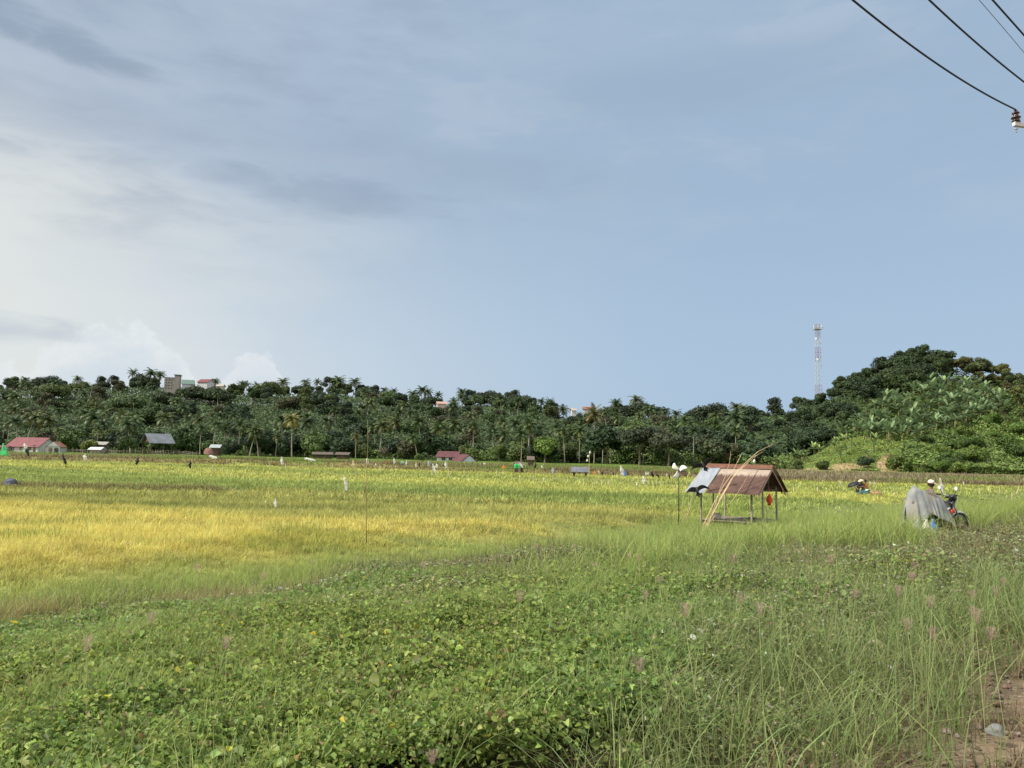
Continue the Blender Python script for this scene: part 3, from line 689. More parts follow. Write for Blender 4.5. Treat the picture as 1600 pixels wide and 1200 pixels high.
# hill-top and village buildings are listed first so that trees keep off them: (column, distance, radius)
KEEP = [(50, 214, 10), (88, 208, 7), (5, 216, 6), (150, 206, 7), (243, 205, 8), (338, 206, 5), (503, 196, 6), (703, 206, 7), (735, 196, 7), (269, 372, 6), (294, 395, 6), (323, 398, 7), (345, 392, 4), (690, 392, 6), (921, 360, 5), (897, 362, 4)]
KP = [((c-800)/1200*D, D, r, c) for c, D, r in KEEP]
def clear(x, y, c):
    for X0, Y0, r, c0 in KP:
        if (x-X0)**2+(y-Y0)**2 < r*r: return False
        if Y0 > 300 and y < Y0 and y > Y0-20 and abs(c-c0) < r*1.2+3: return False
        if Y0 < 300 and y < Y0 and abs(c-c0) < r*6+8: return False
    return True
def shade(colr):
    r, g_, b = colr
    return 'olive brown' if r > g_*.88 else 'light green' if g_ > .125 else 'mid green' if g_ > .095 else 'dark green'
def zone(c):
    for lim, nm in ((170, 'behind the long red roof'), (240, 'behind the grey roofed barn'), (330, 'below the pale hilltop block'), (480, 'behind the bright crowned palm'), (600, 'behind the thatched hut'), (700, 'left above the maroon roof'), (820, 'behind the white gabled house'), (940, 'behind the tin shelter'), (1060, 'behind the dark spreading tree')):
        if c < lim: return nm
    return 'behind the pinwheel and field shelter'
# 1. named palms and trees that stand out: column, row of the top, row of the base (None: on the crest), label
def top_tree(protos, i, c, py_top, D, label, cat, color, name=None, minH=6, maxH=24, rot=None):
    x = at(c, py_top, D).x; zt = at(c, py_top, D).z; z0 = gz(x, D); H = min(maxH, max(minH, zt-z0)); occupied.append((x, D, 2.5))
    return put(protos, i, x, D, zt-H if zt-H < z0 else z0, H, rot, color, label, cat)
front = [(30, 652, 'tall coconut palm rising above the long red roof'), (89, 668, 'thin coconut palm behind the small arched porch'), (153, 664, 'coconut palm beside the low grey shed'),
 (207, 655, 'bushy coconut palm just left of the open grey roofed barn'), (315, 662, 'straight trunked coconut palm left of the small white roofed hut'), (334, 657, 'taller coconut palm right above the small white roofed hut'),
 (392, 668, 'leaning coconut palm whose trunk slants to the right'), (406, 668, 'slim coconut palm with bare pale trunk by the leaning one'), (432, 678, 'short coconut palm with a slanting trunk near the bright crowned one'),
 (459, 648, 'bright yellow green coconut palm with a pale trunk, the clearest of the front row'), (557, 678, 'low spreading coconut palm right of the thatched hut'), (654, 678, 'coconut palm with long fronds left of the maroon roof'),
 (815, 672, 'coconut palm with grey trunk right of the white gabled house'), (883, 668, 'coconut palm with a tall bare pale trunk near the tin shelter'), (929, 638, 'tallest lone coconut palm with drooping crown and dark trunk')]
for k, (c, py, lb) in enumerate(front):
    D = (224 if c in (30, 89) else 216)-(c > 440)*8-(c > 600)*2; col = (.17, .17, .05) if c == 459 else ((.13, .125, .05) if c in (557, 929) else pcol())
    top_tree(PALMS, (3 if c in (392,) else k), c, py, D, lb, 'palm', col, rot=(0 if c in (392, 432) else None))
sky_p = [(42, 588), (120, 586), (208, 576), (236, 575), (250, 579), (338, 590), (386, 596), (403, 597), (440, 590), (481, 591), (497, 592), (535, 588), (552, 590), (602, 604), (616, 606), (640, 608), (658, 602), (672, 606), (686, 612), (712, 620), (724, 606), (848, 621), (860, 622),
 (884, 632), (960, 623), (992, 617), (1006, 628), (1062, 640), (1153, 629), (1165, 632)]
for k, (c, py) in enumerate(sky_p):
    cd = float(np.interp(c, CR[:, 0], CR[:, 1])); top_tree(PALMS, k, c, py+2, cd-6, 'coconut palm against the sky on the ridge crest %s' % zone(c), 'palm', pcol(), minH=9).__setitem__('group', 'palms along the crest of the ridge')
sky_t = [(12, 589), (22, 590), (76, 583), (98, 588), (158, 586), (178, 585), (222, 577), (425, 589), (515, 587), (528, 589), (570, 596), (586, 600), (735, 607), (750, 608), (762, 606), (776, 607), (795, 611), (806, 607), (820, 610), (830, 615), (868, 628),
 (905, 641), (972, 625), (1014, 630), (1030, 634), (1082, 635), (1110, 625), (1118, 630), (1132, 638), (1212, 618), (1185, 630)]
for k, (c, py) in enumerate(sky_t):
    cd = float(np.interp(c, CR[:, 0], CR[:, 1]))
    o = top_tree(TREES, (5 if k % 4 == 0 else k), c, py, cd-3, 'round crowned tree against the sky on the ridge crest %s' % zone(c), 'tree', tcol((.05, .07, .04)), minH=9, maxH=20); o['group'] = 'broadleaf trees along the crest of the ridge'
for c, py, D, lb, colr in ((852, 676, 205, 'bright light green tree left of the bare palm trunk', (.13, .20, .04)), (143, 683, 204, 'small yellow green bushy tree between the red roofed house and the barn', (.16, .19, .05)), (200, 676, 201, 'round green tree directly left of the grey roofed barn', (.07, .11, .035)),
   (495, 690, 203, 'light green bush tree behind the thatched hut', (.10, .16, .04)), (600, 697, 198, 'greyish bare looking shrub right of the low palm', (.15, .14, .09)), (655, 706, 196, 'bright green bushy tree left of the maroon roof', (.10, .16, .04)), (780, 690, 212, 'leafy yellow green tree right of the white gable', (.12, .17, .05)),
   (1000, 660, 190, 'large dark spreading tree at the foot of the ridge left of the pinwheel', (.045, .06, .032)), (1045, 668, 186, 'wide grey green tree at the field edge behind the pinwheel', (.06, .075, .04)), (1110, 672, 182, 'grey green bushy tree behind the shelter roof', (.07, .09, .045)), (950, 655, 205, 'deep green tree right of the tallest palm', (.04, .07, .03))):
    top_tree(TREES, (2 if c in (1000, 1045) else 4), c, py, D, lb, 'tree', colr, minH=3.0, maxH=22)
for c, py in ((256, 604), (264, 607), (272, 608), (283, 601), (291, 603), (299, 602), (306, 599), (313, 600), (321, 601), (330, 600), (338, 603), (345, 607), (352, 605), (682, 634), (690, 635), (698, 633), (892, 643), (900, 644), (912, 641), (920, 643), (930, 640)):
    D = (350 if c < 280 else 370) if c < 400 else 366 if c < 800 else 338
    o = top_tree(TREES[:4], int(c), c, py, D, 'leafy tree %s' % ('hiding the foot of the pale hilltop block' if c < 280 else 'in front of the green hilltop roof' if c < 303 else 'in front of the long red hilltop roof' if c < 335 else 'beside the small cream hilltop building' if c < 400 else 'in front of the tan ridge building' if c < 800 else 'in front of the reddish brown ridge roof'), 'tree', tcol((.05, .075, .035)), minH=4, maxH=20); o['group'] = 'trees in front of the hilltop buildings'
for k, c in enumerate(np.linspace(2, 1175, 46)):
    c = float(c)+random.uniform(-8, 8); cd = float(np.interp(c, CR[:, 0], CR[:, 1])); tops = sorted(sky_p+sky_t); py = float(np.interp(c, [q[0] for q in tops], [q[1] for q in tops]))+random.uniform(4, 9)
    if any(abs(c-q) < 8 for q in (266, 294, 322, 345, 690, 896, 920)): continue
    o = top_tree(TREES[:4], k, c, py, cd-9, '%s rounded tree filling the crest of the ridge %s' % (('dark green', 'mid green')[k % 2], zone(c)), 'tree', tcol(((.05, .075, .034), (.07, .105, .04))[k % 2]), minH=7, maxH=18); o['group'] = 'rounded trees filling the crest of the ridge'
# 2. the filling of the left and middle ridge
def fill(n, c0, c1, t0, t1, what, mind, grp, lab, name, sizes, colf, protos):
    made = 0; tries = 0
    while made < n and tries < n*60:
        tries += 1; t = random.uniform(t0, t1); c = random.uniform(c0, c1); b0 = float(basedist(c)); cd = float(np.interp(c, CR[:, 0], CR[:, 1])); y = b0+(cd-b0)*t-4; x = (c-800)/1200*y
        if not clear(x, y, c): continue
        if any((x-a)**2+(y-b)**2 < mind*mind for a, b, r in occupied): continue
        occupied.append((x, y, 0)); H = random.uniform(*sizes)
        cl = colf(); lv = 'on the upper slope' if t > .62 else 'midway up the slope' if t > .3 else 'low on the slope' if t > .04 else 'at the foot of the ridge'
        kind = 'coconut palm' if name == 'palm' else 'broadleaf tree' if H > 7 else 'bushy tree'
        put(protos, random.randrange(len(protos)), x, y, gz(x, y)-(1.5 if name == 'tree' else 0), H+(1.5 if name == 'tree' else 0), None, cl, '%s %s %s %s' % (shade(cl), kind, lv, zone(c)), name, grp); made += 1
    return made
fill(38, -90, 1190, -.08, .02, '', 4.6, 'coconut palms at the foot of the ridge', 'coconut palm in the front row at the foot of the wooded ridge', 'palm', (9, 13.5), pcol, PALMS)
fill(84, -90, 1190, -.12, .03, '', 4.6, 'low trees at the foot of the ridge', 'bushy green tree at the foot of the wooded ridge', 'tree', (5, 9.5), tcol, [TREES[4]])
fill(84, -90, 1180, .05, .97, '', 6.0, GRP_P, LAB_P, 'palm', (8.5, 13), pcol, PALMS)
fill(112, -90, 1200, .05, 1.02, '', 6.0, GRP_T, LAB_T, 'tree', (8.5, 14.5), tcol, TREES[:4]+TREES[5:])
# 3. the right hand hill
sky_h = [(1180, 632), (1215, 628), (1248, 617), (1262, 612), (1282, 607), (1302, 598), (1318, 590), (1322, 578), (1342, 575), (1356, 566), (1372, 557), (1392, 546), (1410, 540), (1428, 534), (1442, 536), (1458, 538), (1476, 541), (1494, 552), (1508, 555), (1522, 549), (1536, 556), (1552, 562), (1568, 566), (1582, 575), (1600, 580), (1625, 585)]
for k, (c, py) in enumerate(sky_h):
    cd = float(np.interp(c, CR[:, 0], CR[:, 1])); colr = tcol((.05, .078, .032)) if c < 1485 else tcol(random.choice([(.13, .14, .05), (.09, .12, .045)]))
    o = top_tree([TREES[1], TREES[3], TREES[5], TREES[0]], k, c, py, cd-4, '%s tree against the sky %s' % ('dark green' if c < 1485 else 'olive', 'left of the tower on the hill shoulder' if c < 1275 else 'on the hill between tower and summit' if c < 1400 else 'at the summit of the hill' if c < 1480 else 'right of the hill summit'), 'tree', colr, minH=5, maxH=10.5); o['group'] = 'trees along the top of the right hand hill'
def hillspot(c, t):
    b0 = float(basedist(c)); cd = float(np.interp(c, CR[:, 0], CR[:, 1])); y = b0+(cd-b0)*t; return (c-800)/1200*y, y
def banana_zone(c, t):
    lo = np.interp(c, [1300, 1345, 1380, 1440, 1500, 1545, 1580], [.42, .40, .30, .32, .45, .5, .6]); hi = np.interp(c, [1300, 1345, 1380, 1440, 1480, 1545, 1580], [.46, .60, .70, .80, .93, .84, .7]); return 1300 < c < 1582 and lo < t < hi
def dark_zone(c, t): return t > np.interp(c, [1180, 1230, 1300, 1345, 1380, 1440, 1480, 1500], [.05, .22, .45, .58, .68, .78, .88, .98]) and c < 1500
def fill_hill():
    cnt = {}
    spots = []
    def go(n, cond, mind, fn, c0=1160, c1=1700):
        made = 0; tries = 0
        while made < n and tries < n*80:
            tries += 1; c = random.uniform(c0, c1); t = random.uniform(-.02, 1.0)
            if not cond(c, t): continue
            x, y = hillspot(c, t)
            if any((x-a)**2+(y-b)**2 < mind*mind for a, b in spots): continue
            spots.append((x, y)); fn(x, y, c, t); made += 1
    go(85, dark_zone, 3.6, lambda x, y, c, t: put(TREES, random.choice([0, 1, 2, 3, 4]), x, y, gz(x, y)-.8, random.uniform(5.5, 9.5), None, tcol(random.choice([(.05, .08, .032), (.04, .065, .03), (.065, .10, .035)])), 'dark green hill tree %s, %s' % ('near the skyline' if t > .85 else 'high on the slope' if t > .65 else 'in the middle of the slope' if t > .4 else 'low on the slope', 'where the hill meets the ridge' if c < 1230 else 'left of the tower' if c < 1275 else 'right below the tower' if c < 1340 else 'left of the banana grove' if c < 1400 else 'above the banana grove'), 'tree', GRP_H))
    go(175, banana_zone, 1.8, lambda x, y, c, t: put(BANS, random.randrange(3), x, y, gz(x, y)-.2, random.uniform(3.8, 5.8), None, tuple(np.array((.12, .175, .08))*random.uniform(.8, 1.25)), 'banana plant with pale upright leaves %s the banana grove, %s' % ('at the top of' if t > .75 else 'high in' if t > .62 else 'in the middle of' if t > .5 else 'low in', 'left tip' if c < 1370 else 'left half' if c < 1420 else 'centre' if c < 1470 else 'right half' if c < 1520 else 'right tip'), 'banana plant', GRP_B))
    go(28, lambda c, t: 1210 < c < 1420 and .12 < t < .45 and not banana_zone(c, t), 3.0, lambda x, y, c, t: put(BANS, random.randrange(3), x, y, gz(x, y), random.uniform(2.6, 4.2), None, (.16, .22, .07), 'small yellowish banana plant on the grassy slope %s' % ('left of the bare earth' if c < 1290 else 'above the left bare patch' if c < 1350 else 'above the right bare patch'), 'banana plant', 'young banana plants on the lower slope'))
    go(38, lambda c, t: c > 1470 and t > .5 and not banana_zone(c, t), 3.2, lambda x, y, c, t: put(TREES, random.choice([1, 3, 4, 5]), x, y, gz(x, y)-.5, random.uniform(5, 8), None, tcol(random.choice([(.13, .14, .045), (.09, .13, .04), (.15, .13, .05)])), 'olive yellow tree high on the hill %s' % ('beside the banana grove' if c < 1560 else 'at the right edge'), 'tree', 'olive yellow trees high on the right hand hill'))
    go(75, lambda c, t: c > 1395 and t < .5 and not banana_zone(c, t), 3.0, lambda x, y, c, t: put(TREES, random.choice([4, 2]), x, y, gz(x, y)-1.2, random.choice([1.8, 2.4, 3., 4.2, 5.4]), None, tcol(random.choice([(.10, .17, .035), (.075, .125, .03), (.13, .19, .04)])), 'bright green bush %s, %s' % ('above the fallow strip' if t < .15 else 'on the lower hill' if t < .32 else 'below the banana grove', 'by the bare earth' if c < 1440 else 'above the tarp' if c < 1500 else 'right of the motorcycle' if c < 1560 else 'near the right edge'), 'bush', 'bright green bushes on the lower right slope'))
    go(16, lambda c, t: 1180 < c < 1400 and t < .35 and not banana_zone(c, t) and (c < 1290 or t > .2), 4., lambda x, y, c, t: put(TREES, 4, x, y, gz(x, y)-.8, random.uniform(2., 3.4), None, tcol((.09, .13, .035)), 'low shrub on the grassy foot of the right hand hill', 'bush', 'low shrubs at the foot of the hill'))
fill_hill()
x, y = hillspot(1352, .045); put(TREES, 4, x, y, gz(x, y)-.3, 3.4, None, (.05, .085, .035), 'dark round bush between the two bare earth scars', 'bush')
# 4. undergrowth that nobody could count
def undergrowth():
    n = 130000; c = rng.uniform(-150, 1230, n); b0 = basedist(c); cd = np.interp(c, CR[:, 0], CR[:, 1]); t = rng.uniform(-.05, 1.08, n); y = b0+(cd-b0)*t; x = (c-800)/1200*y
    hgt = 1.5+7.5*fbm(x*.12, y*.12, 91)*sstep(-.05, .08, t); k = np.ones(n, bool)
    for X0, Y0, r, c0 in KP: k &= ((x-X0)**2+(y-Y0)**2 > (r+1)**2)
    x, y, hgt, t = x[k], y[k], hgt[k], t[k]; n = len(x); z = ground(x, y)+hgt*rng.random(n)**.4
    base = np.array([(.05, .08, .03)])*(1+.8*(fbm(x*.05, y*.05, 92)-.3))[:, None]
    P = [leafquads(np.stack([x, y, z], -1), rand_dirs(n)*.6+np.array((0, -.3, .7)), rng.uniform(.35, .8, n), jit(base, n, .1, .3))]
    # hillside scrub on the right
    n = 150000; c = rng.uniform(1150, 1760, n); b0 = basedist(c); cd = np.interp(c, CR[:, 0], CR[:, 1]); t = rng.uniform(-.03, 1.05, n)**1.15; t = np.nan_to_num(t); y = b0+(cd-b0)*t; x = (c-800)/1200*y
    dk = t > np.interp(c, [1180, 1230, 1300, 1345, 1380, 1440, 1480, 1500, 1700], [.05, .22, .45, .58, .68, .78, .88, .98, 1.2]); gr = (c < 1410) & ~dk & (t < .42)
    scar = np.zeros(n, bool)
    for cc, wc, d0, wd in ((1314, 30, 5, 5.5), (1347, 10, 8, 3), (1387, 17, 6, 8), (1268, 18, 2, 2.5)): scar |= ((c-cc)/wc)**2+((y-b0-d0)/wd)**2 < 1.1
    keep = ~(scar & (rng.random(n) < .82)); x, y, c, dk, gr, t = x[keep], y[keep], c[keep], dk[keep], gr[keep], t[keep]; n = len(x)
    bz = (c > 1335) & (c < 1575) & (t > np.interp(c, [1300, 1345, 1380, 1440, 1500, 1545, 1580], [.42, .40, .30, .32, .45, .5, .6])) & (t < np.interp(c, [1300, 1345, 1380, 1440, 1480, 1545, 1580], [.46, .62, .74, .86, .97, .88, .7])); hgt = np.where(bz, .7, np.where(dk, 5.5, np.where(gr, .5, 1.7)))*fbm(x*.2, y*.2, 93)*1.5; z = ground(x, y)+hgt*rng.random(n)**.5
    base = np.where(dk[:, None], np.array((.05, .08, .03)), np.where(gr[:, None], np.array((.19, .245, .065)), np.array((.12, .175, .045))))*(1+.9*(fbm(x*.09, y*.09, 94)-.45))[:, None]
    P.append(leafquads(np.stack([x, y, z], -1), rand_dirs(n)*.6+np.array((0, -.3, .7)), np.where(gr, .16, .30)*rng.uniform(.6, 1.4, n), jit(base, n, .1, .28)))
    stuff('undergrowth', P, m_forest, 'tangled green undergrowth between the trees of the ridge and hill', 'undergrowth')
    # brush and banana scrub along the foot of the ridge
    n = 46000; c = rng.uniform(-150, 1240, n); y = basedist(c)-rng.uniform(2, 26, n); x = (c-800)/1200*y; k = fbm(x*.13, y*.13, 95) > .42
    for X0, Y0, r, c0 in KP: k &= ~((np.abs(c-c0) < r*5) & (y < Y0+r))
    x, y = x[k], y[k]; n = len(x); z = ground(x, y)+4.6*fbm(x*.2, y*.2, 96)*rng.random(n)**.5
    stuff('scrub', [leafquads(np.stack([x, y, z], -1), rand_dirs(n)*.7+np.array((0, -.3, .6)), rng.uniform(.15, .4, n), jit((.10, .145, .04), n, .12, .35))], m_forest, 'low green scrub in front of the ridge beside the houses', 'scrub')
undergrowth()
# ------------------------------------------------------------------ buildings
m_white = M('white_wall', (.50, .52, .53), .85, .12, 1.5); m_bwall = M('pale_blue_wall', (.46, .54, .60), .8, .10, 1.); m_redroof = M('red_roof', (.16, .045, .052), .6, .18, .8); m_maroon = M('maroon_roof', (.10, .038, .040), .6, .2, .8)
m_orange = M('orange_roof', (.26, .11, .07), .7, .25, 1.2); m_zinc = M('zinc_roof', (.17, .185, .20), .45, .2, .7, metal=.3); m_dwood = M('dark_wood', (.09, .065, .045), .85, .3, 2.); m_wood = M('grey_wood', (.27, .23, .18), .85, .3, 3.)
m_thatch = M('thatch', (.11, .09, .075), .95, .35, 4., bump=.5); m_glass = M('window_dark', (.03, .035, .04), .2, .1, 1.); m_conc = M('concrete', (.34, .31, .27), .9, .14, .5); m_dark = M('dark_trim', (.05, .05, .055), .6, .2, 2.)
m_black = M('black_plastic', (.012, .012, .014), .6, .3, 5., spec=.4); m_metal = M('steel', (.35, .35, .36), .4, .15, 4., metal=.7); m_bamboo = M('bamboo', (.50, .42, .22), .6, .25, 6.); m_straw = M('straw', (.30, .20, .10), .95, .35, 5., bump=.4)
def ridge_roof(mb, w, d, ze, zr, ov=.35, th=.12, hip=0., waves=0):
    """two thick slopes, ridge along x; hip shortens the ridge at both ends"""
    for s in (-1, 1):
        e = [(-w/2-ov, s*(d/2+ov), ze-ov*(zr-ze)/(d/2)), (w/2+ov, s*(d/2+ov), ze-ov*(zr-ze)/(d/2)), (w/2+ov-hip, 0, zr), (-w/2-ov+hip, 0, zr)]
        if s > 0: e = e[::-1]
        mb.slab(e, th)
    if hip:
        for s in (-1, 1):
            e = [(s*(w/2+ov), -d/2-ov, ze-ov*(zr-ze)/(d/2)), (s*(w/2+ov), d/2+ov, ze-ov*(zr-ze)/(d/2)), (s*(w/2+ov-hip), 0, zr)]
            mb.slab(e if s > 0 else e[::-1], th)
def walls(mb, w, d, z0, ze, zr, gable=True):
    t = .18
    mb.box((0, -d/2, (z0+ze)/2), (w, t, ze-z0)); mb.box((0, d/2, (z0+ze)/2), (w, t, ze-z0)); mb.box((-w/2, 0, (z0+ze)/2), (t, d-t-.01, ze-z0)); mb.box((w/2, 0, (z0+ze)/2), (t, d-t-.01, ze-z0))
    if gable:
        for s in (-1, 1):
            x = s*w/2; P = [(x, -d/2, ze), (x, d/2, ze), (x, 0, zr-.1)]; mb.slab(P if s > 0 else P[::-1], t)
def house(name, c, D, wpx, dep, py_e, py_r, rz, wm, rm, label, cat, ov=.35, hip=0, wins=(), door=None, gable=True, ground_sink=.6, open_posts=False):
    pe = at(c, py_e, D); zr = at(c, py_r, D).z; g0 = gz(pe.x, D); w = wpx*D/1200.
    root = empty(name, (pe.x, D, g0), RAD(rz), label, cat); ze = max(1.2, pe.z-g0); zr = max(ze+.5, zr-g0)
    rb = MB(); ridge_roof(rb, w, dep, ze, zr, ov, .1, hip); rb.build('roof', rm, root)
    if open_posts:
        nx = max(2, int(w/3)+1)
        for i in range(nx):
            for s in (-1, 1):
                pb = MB(); pb.box((-w/2+.2+(w-.4)*i/(nx-1), s*(dep/2-.2), (ze-ground_sink)/2), (.22, .22, ze+ground_sink-.02)); pb.build('post', m_dwood, root)
    if open_posts and D > 150:
        gb = MB(); x = -w/2+.25; gb.slab([(x, dep/2, ze), (x, -dep/2, ze), (x, 0, zr-.15)], .1); gb.build('gable', m_dwood, root)
    if wm:
        wb = MB(); walls(wb, w-.3, dep-.3, -ground_sink, ze-.04, zr, gable); wb.build('wall', wm, root)
        for (fx, fz, ww, hh) in wins:
            fb = MB(); fx = fx*w/2; zz = fz*ze; y = -dep/2+.15-.09
            for q, sz in (((fx, y-.03, zz+hh/2), (ww+.16, .08, .08)), ((fx, y-.03, zz-hh/2), (ww+.16, .08, .08)), ((fx-ww/2, y-.03, zz), (.08, .08, hh-.085)), ((fx+ww/2, y-.03, zz), (.08, .08, hh-.085)), ((fx, y-.028, zz), (.05, .06, hh-.085))): fb.box(q, sz)
            f = fb.build('window', m_wood, root); pb = MB(); pb.box((fx, y-.006, zz), (ww-.082, .03, hh-.082)); pb.build('pane', m_glass, f)
        if door is not None:
            db = MB(); db.box((door*w/2, -dep/2+.15-.115, .95), (.9, .07, 1.9)); dd = db.build('door', m_dwood, root); hb = MB(); hb.box((door*w/2+.33, -dep/2+.15-.17, .95), (.05, .05, .14)); hb.build('handle', m_metal, dd)
    return root
house('long_house', 51, 214, 62, 6.5, 697, 683.5, -16, m_white, m_redroof, 'long white walled house under a plain red metal roof on the left', 'house', wins=((-.6, .55, 1.2, .9), (-.1, .55, 1.2, .9), (.45, .55, 1.2, .9)), door=.75)
def arched_porch():
    c, D = 88, 206; p = at(c, 697, D); g0 = gz(p.x, D); root = empty('arched_porch_house', (p.x, D, g0), RAD(8), 'small white porch house with dark arches and an orange tiled gable roof', 'house')
    ze = p.z-g0; zr = at(c, 690, D).z-g0; w = 3.3
    rb = MB(); 
    for s in (-1, 1):
        e = [(s*(w/2+.3), -1.8, ze-.25), (s*(w/2+.3), 2.2, ze-.25), (0, 2.2, zr), (0, -1.8, zr)]; rb.slab(e if s > 0 else e[::-1], .12)
    rb.build('roof', m_orange, root); wb = MB()
    for x0 in (-1.5, -.05, 1.45): wb.box((x0, -1.5, (ze-.6)/2-.1), (.32, .25, ze+.2))
    wb.box((0, -1.5, ze-.18), (w-.1, .24, .42)); wb.slab([(-w/2, -1.6, ze), (w/2, -1.6, ze), (0, -1.6, zr-.12)], -.2)
    for xa in (-.78, .70):
        n = 8; r = .62
        for k in range(n):
            a0 = math.pi*k/n; a1 = math.pi*(k+1)/n; zb = ze-.95
            wb.slab([(xa+r*math.cos(a0), -1.62, zb+r*math.sin(a0)*.9), (xa+r*math.cos(a0), -1.62, ze-.35), (xa+r*math.cos(a1), -1.62, ze-.35), (xa+r*math.cos(a1), -1.62, zb+r*math.sin(a1)*.9)], .22)
    wb.box((0, 1.9, ze/2-.3), (w, .2, ze+.5)); wb.box((-w/2+.1, .3, ze/2-.3), (.2, 2.9, ze+.5)); wb.box((w/2-.1, .3, ze/2-.3), (.2, 2.9, ze+.5)); wb.build('wall', m_white, root)
    db = MB(); db.box((.7, 1.7, ze/2-.3), (.9, .1, ze*.8)); db.build('door', m_dwood, root)
arched_porch()
house('side_house', 2, 212, 26, 5, 701, 695.5, 10, m_white, m_redroof, 'corner of a small red roofed house at the left edge of the photo', 'house', wins=((.2, .5, .9, .7),))
house('barn', 246, 205, 33, 6.5, 690.5, 677.5, 44, None, m_zinc, 'open barn on dark posts under a pale grey zinc gable roof', 'barn', ov=.5, open_posts=True)
house('shed', 157, 206, 22, 3.5, 694, 690, 5, m_thatch, M('old_zinc', (.30, .28, .25), .8, .25, 1.5), 'low grey shed with a rusty flat roof between bushes', 'shed', wins=((.1, .5, .8, .6),))
house('lean_to', 152, 192, 17, 2.4, 702, 699, 0, m_wood, m_white, 'small pale tin lean-to in front of the grey shed', 'shed')
house('small_hut', 338, 206, 13, 2.6, 698.5, 694.5, 4, m_dwood, M('white_sheet', (.30, .34, .34), .6, .1, 2.), 'small dark hut on the slope under a white tin roof', 'hut')
house('thatched_hut', 504, 190, 27, 4., 717, 708.5, 12, m_dwood, m_thatch, 'brown thatched hut behind the canal bank', 'hut', ov=.4)
house('thatched_lean_to', 536, 190, 18, 3.2, 718.5, 713.5, 0, m_dwood, m_thatch, 'lower brown thatched lean-to half hidden in scrub right of the thatched hut', 'hut')
house('maroon_house', 702, 206, 32, 5.5, 714.5, 705, -10, m_white, m_maroon, 'house under a plain maroon metal roof behind green bushes', 'house', wins=((-.3, .5, 1., .8), (.4, .5, 1., .8)))
def gable_house():
    c, D = 733, 190; p = at(c, 721, D); g0 = gz(p.x, D); root = empty('white_gable_house', (p.x, D, g0), RAD(22), 'pale blue white gabled house with a maroon roof edge running down to the right', 'house'); k = D/1200.
    zr = at(c, 710, D).z-g0; ze = at(c, 722.5, D).z-g0; w = 30*k
    rb = MB()
    for s in (-1, 1):
        e = [(s*(w/2+.35), -.4, ze-.2), (s*(w/2+.35), 8, ze-.2), (0, 8, zr), (0, -.4, zr)]; rb.slab(e if s > 0 else e[::-1], .14)
    rb.build('roof', m_maroon, root); wb = MB(); wb.slab([(-w/2, 0, -1), (w/2, 0, -1), (w/2, 0, ze-.25), (0, 0, zr-.2), (-w/2, 0, ze-.25)], -.2); wb.box((-w/2+.1, 4.1, (ze-1.4)/2), (.2, 7.7, ze+.6)); wb.box((w/2-.1, 4.1, (ze-1.4)/2), (.2, 7.7, ze+.6)); wb.build('wall', m_bwall, root)
    fb = MB(); fb.box((0, -.03, zr-.75), (.5, .06, .35)); fb.build('vent', m_wood, root)
gable_house()
# hilltop buildings
def apartment():
    c, D = 266, 372; k = D/1200.; x = at(c, 600, D).x; z0 = gz(x, D); zt = at(c, 591, D).z; root = empty('apartment_building', (x, D, z0), RAD(14), 'pale concrete block with rows of small windows and a stair tower on the wooded hilltop', 'building')
    h = zt-z0; w = 14.5*k; wb = MB(); wb.box((0, 0, h/2-1), (w, 5, h+2)); wb.build('wall', m_conc, root); rb = MB(); rb.box((0, 0, h+.12), (w+.4, 5.4, .22)); rb.build('roof', M('slate_roof', (.12, .14, .20), .7, .2, 1.), root)
    th = at(c, 586.5, D).z-z0; tb = MB(); tb.box((w/2+1.15, -.4, th/2-1), (2.3, 4.6, th+2)); tb.build('stair_tower', m_conc, root); cb = MB(); cb.box((w/2+1.15, -.4, th+.14), (3., 5.4, .26)); cb.build('tower_roof', m_dark, root)
    for r in range(4):
        for q in range(3):
            zz = h-1.0-r*1.35; xx = -w/2+.9+q*1.25; f = MB()
            for cc, ss in (((xx, -2.53, zz+.3), (.7, .08, .08)), ((xx, -2.53, zz-.3), (.7, .08, .08)), ((xx-.31, -2.53, zz), (.08, .08, .515)), ((xx+.31, -2.53, zz), (.08, .08, .515))): f.box(cc, ss)
            fo = f.build('window', m_conc, root); pb = MB(); pb.box((xx, -2.51, zz), (.535, .03, .515)); pb.build('pane', m_glass, fo)
apartment()
house('green_roofed_house', 294, 392, 17, 6, 600, 593.5, 20, m_white, M('green_roof', (.12, .19, .16), .6, .15, .8), 'hilltop house with a faded green roof right of the pale block', 'house', wins=((0, .6, 1, .9),))
house('hilltop_house', 322, 394, 18, 6, 597.5, 592.5, -14, m_white, m_redroof, 'hilltop house with white gable and long red roof among palms', 'house', wins=((-.3, .6, 1, .9),))
house('cream_house', 345, 390, 10, 4, 603.5, 600.5, 0, M('cream_wall', (.62, .57, .44), .8, .1, 1.), m_conc, 'small cream building low on the hilltop right of the red roof', 'house', wins=((0, .6, .9, .8),))
house('tan_house', 690, 388, 15, 5, 631, 627.5, 12, M('tan_wall', (.52, .42, .36), .8, .1, 1.), M('tan_roof', (.40, .26, .22), .8, .15, 1.), 'tan building with flat looking roof in the dip of the skyline between palms', 'house', wins=((-.3, .6, 1, .8), (.4, .6, 1, .8)))
house('ridge_house', 920, 356, 18, 5, 639, 635.5, -8, m_white, m_orange, 'reddish brown roof peeping over the trees on the low part of the ridge', 'house', wins=((0, .6, 1, .8),))
house('white_box_house', 896, 358, 7, 3.5, 641, 637.5, 5, m_white, m_conc, 'tiny white house left of the reddish brown roof on the ridge', 'house', wins=((0, .6, .8, .7),))
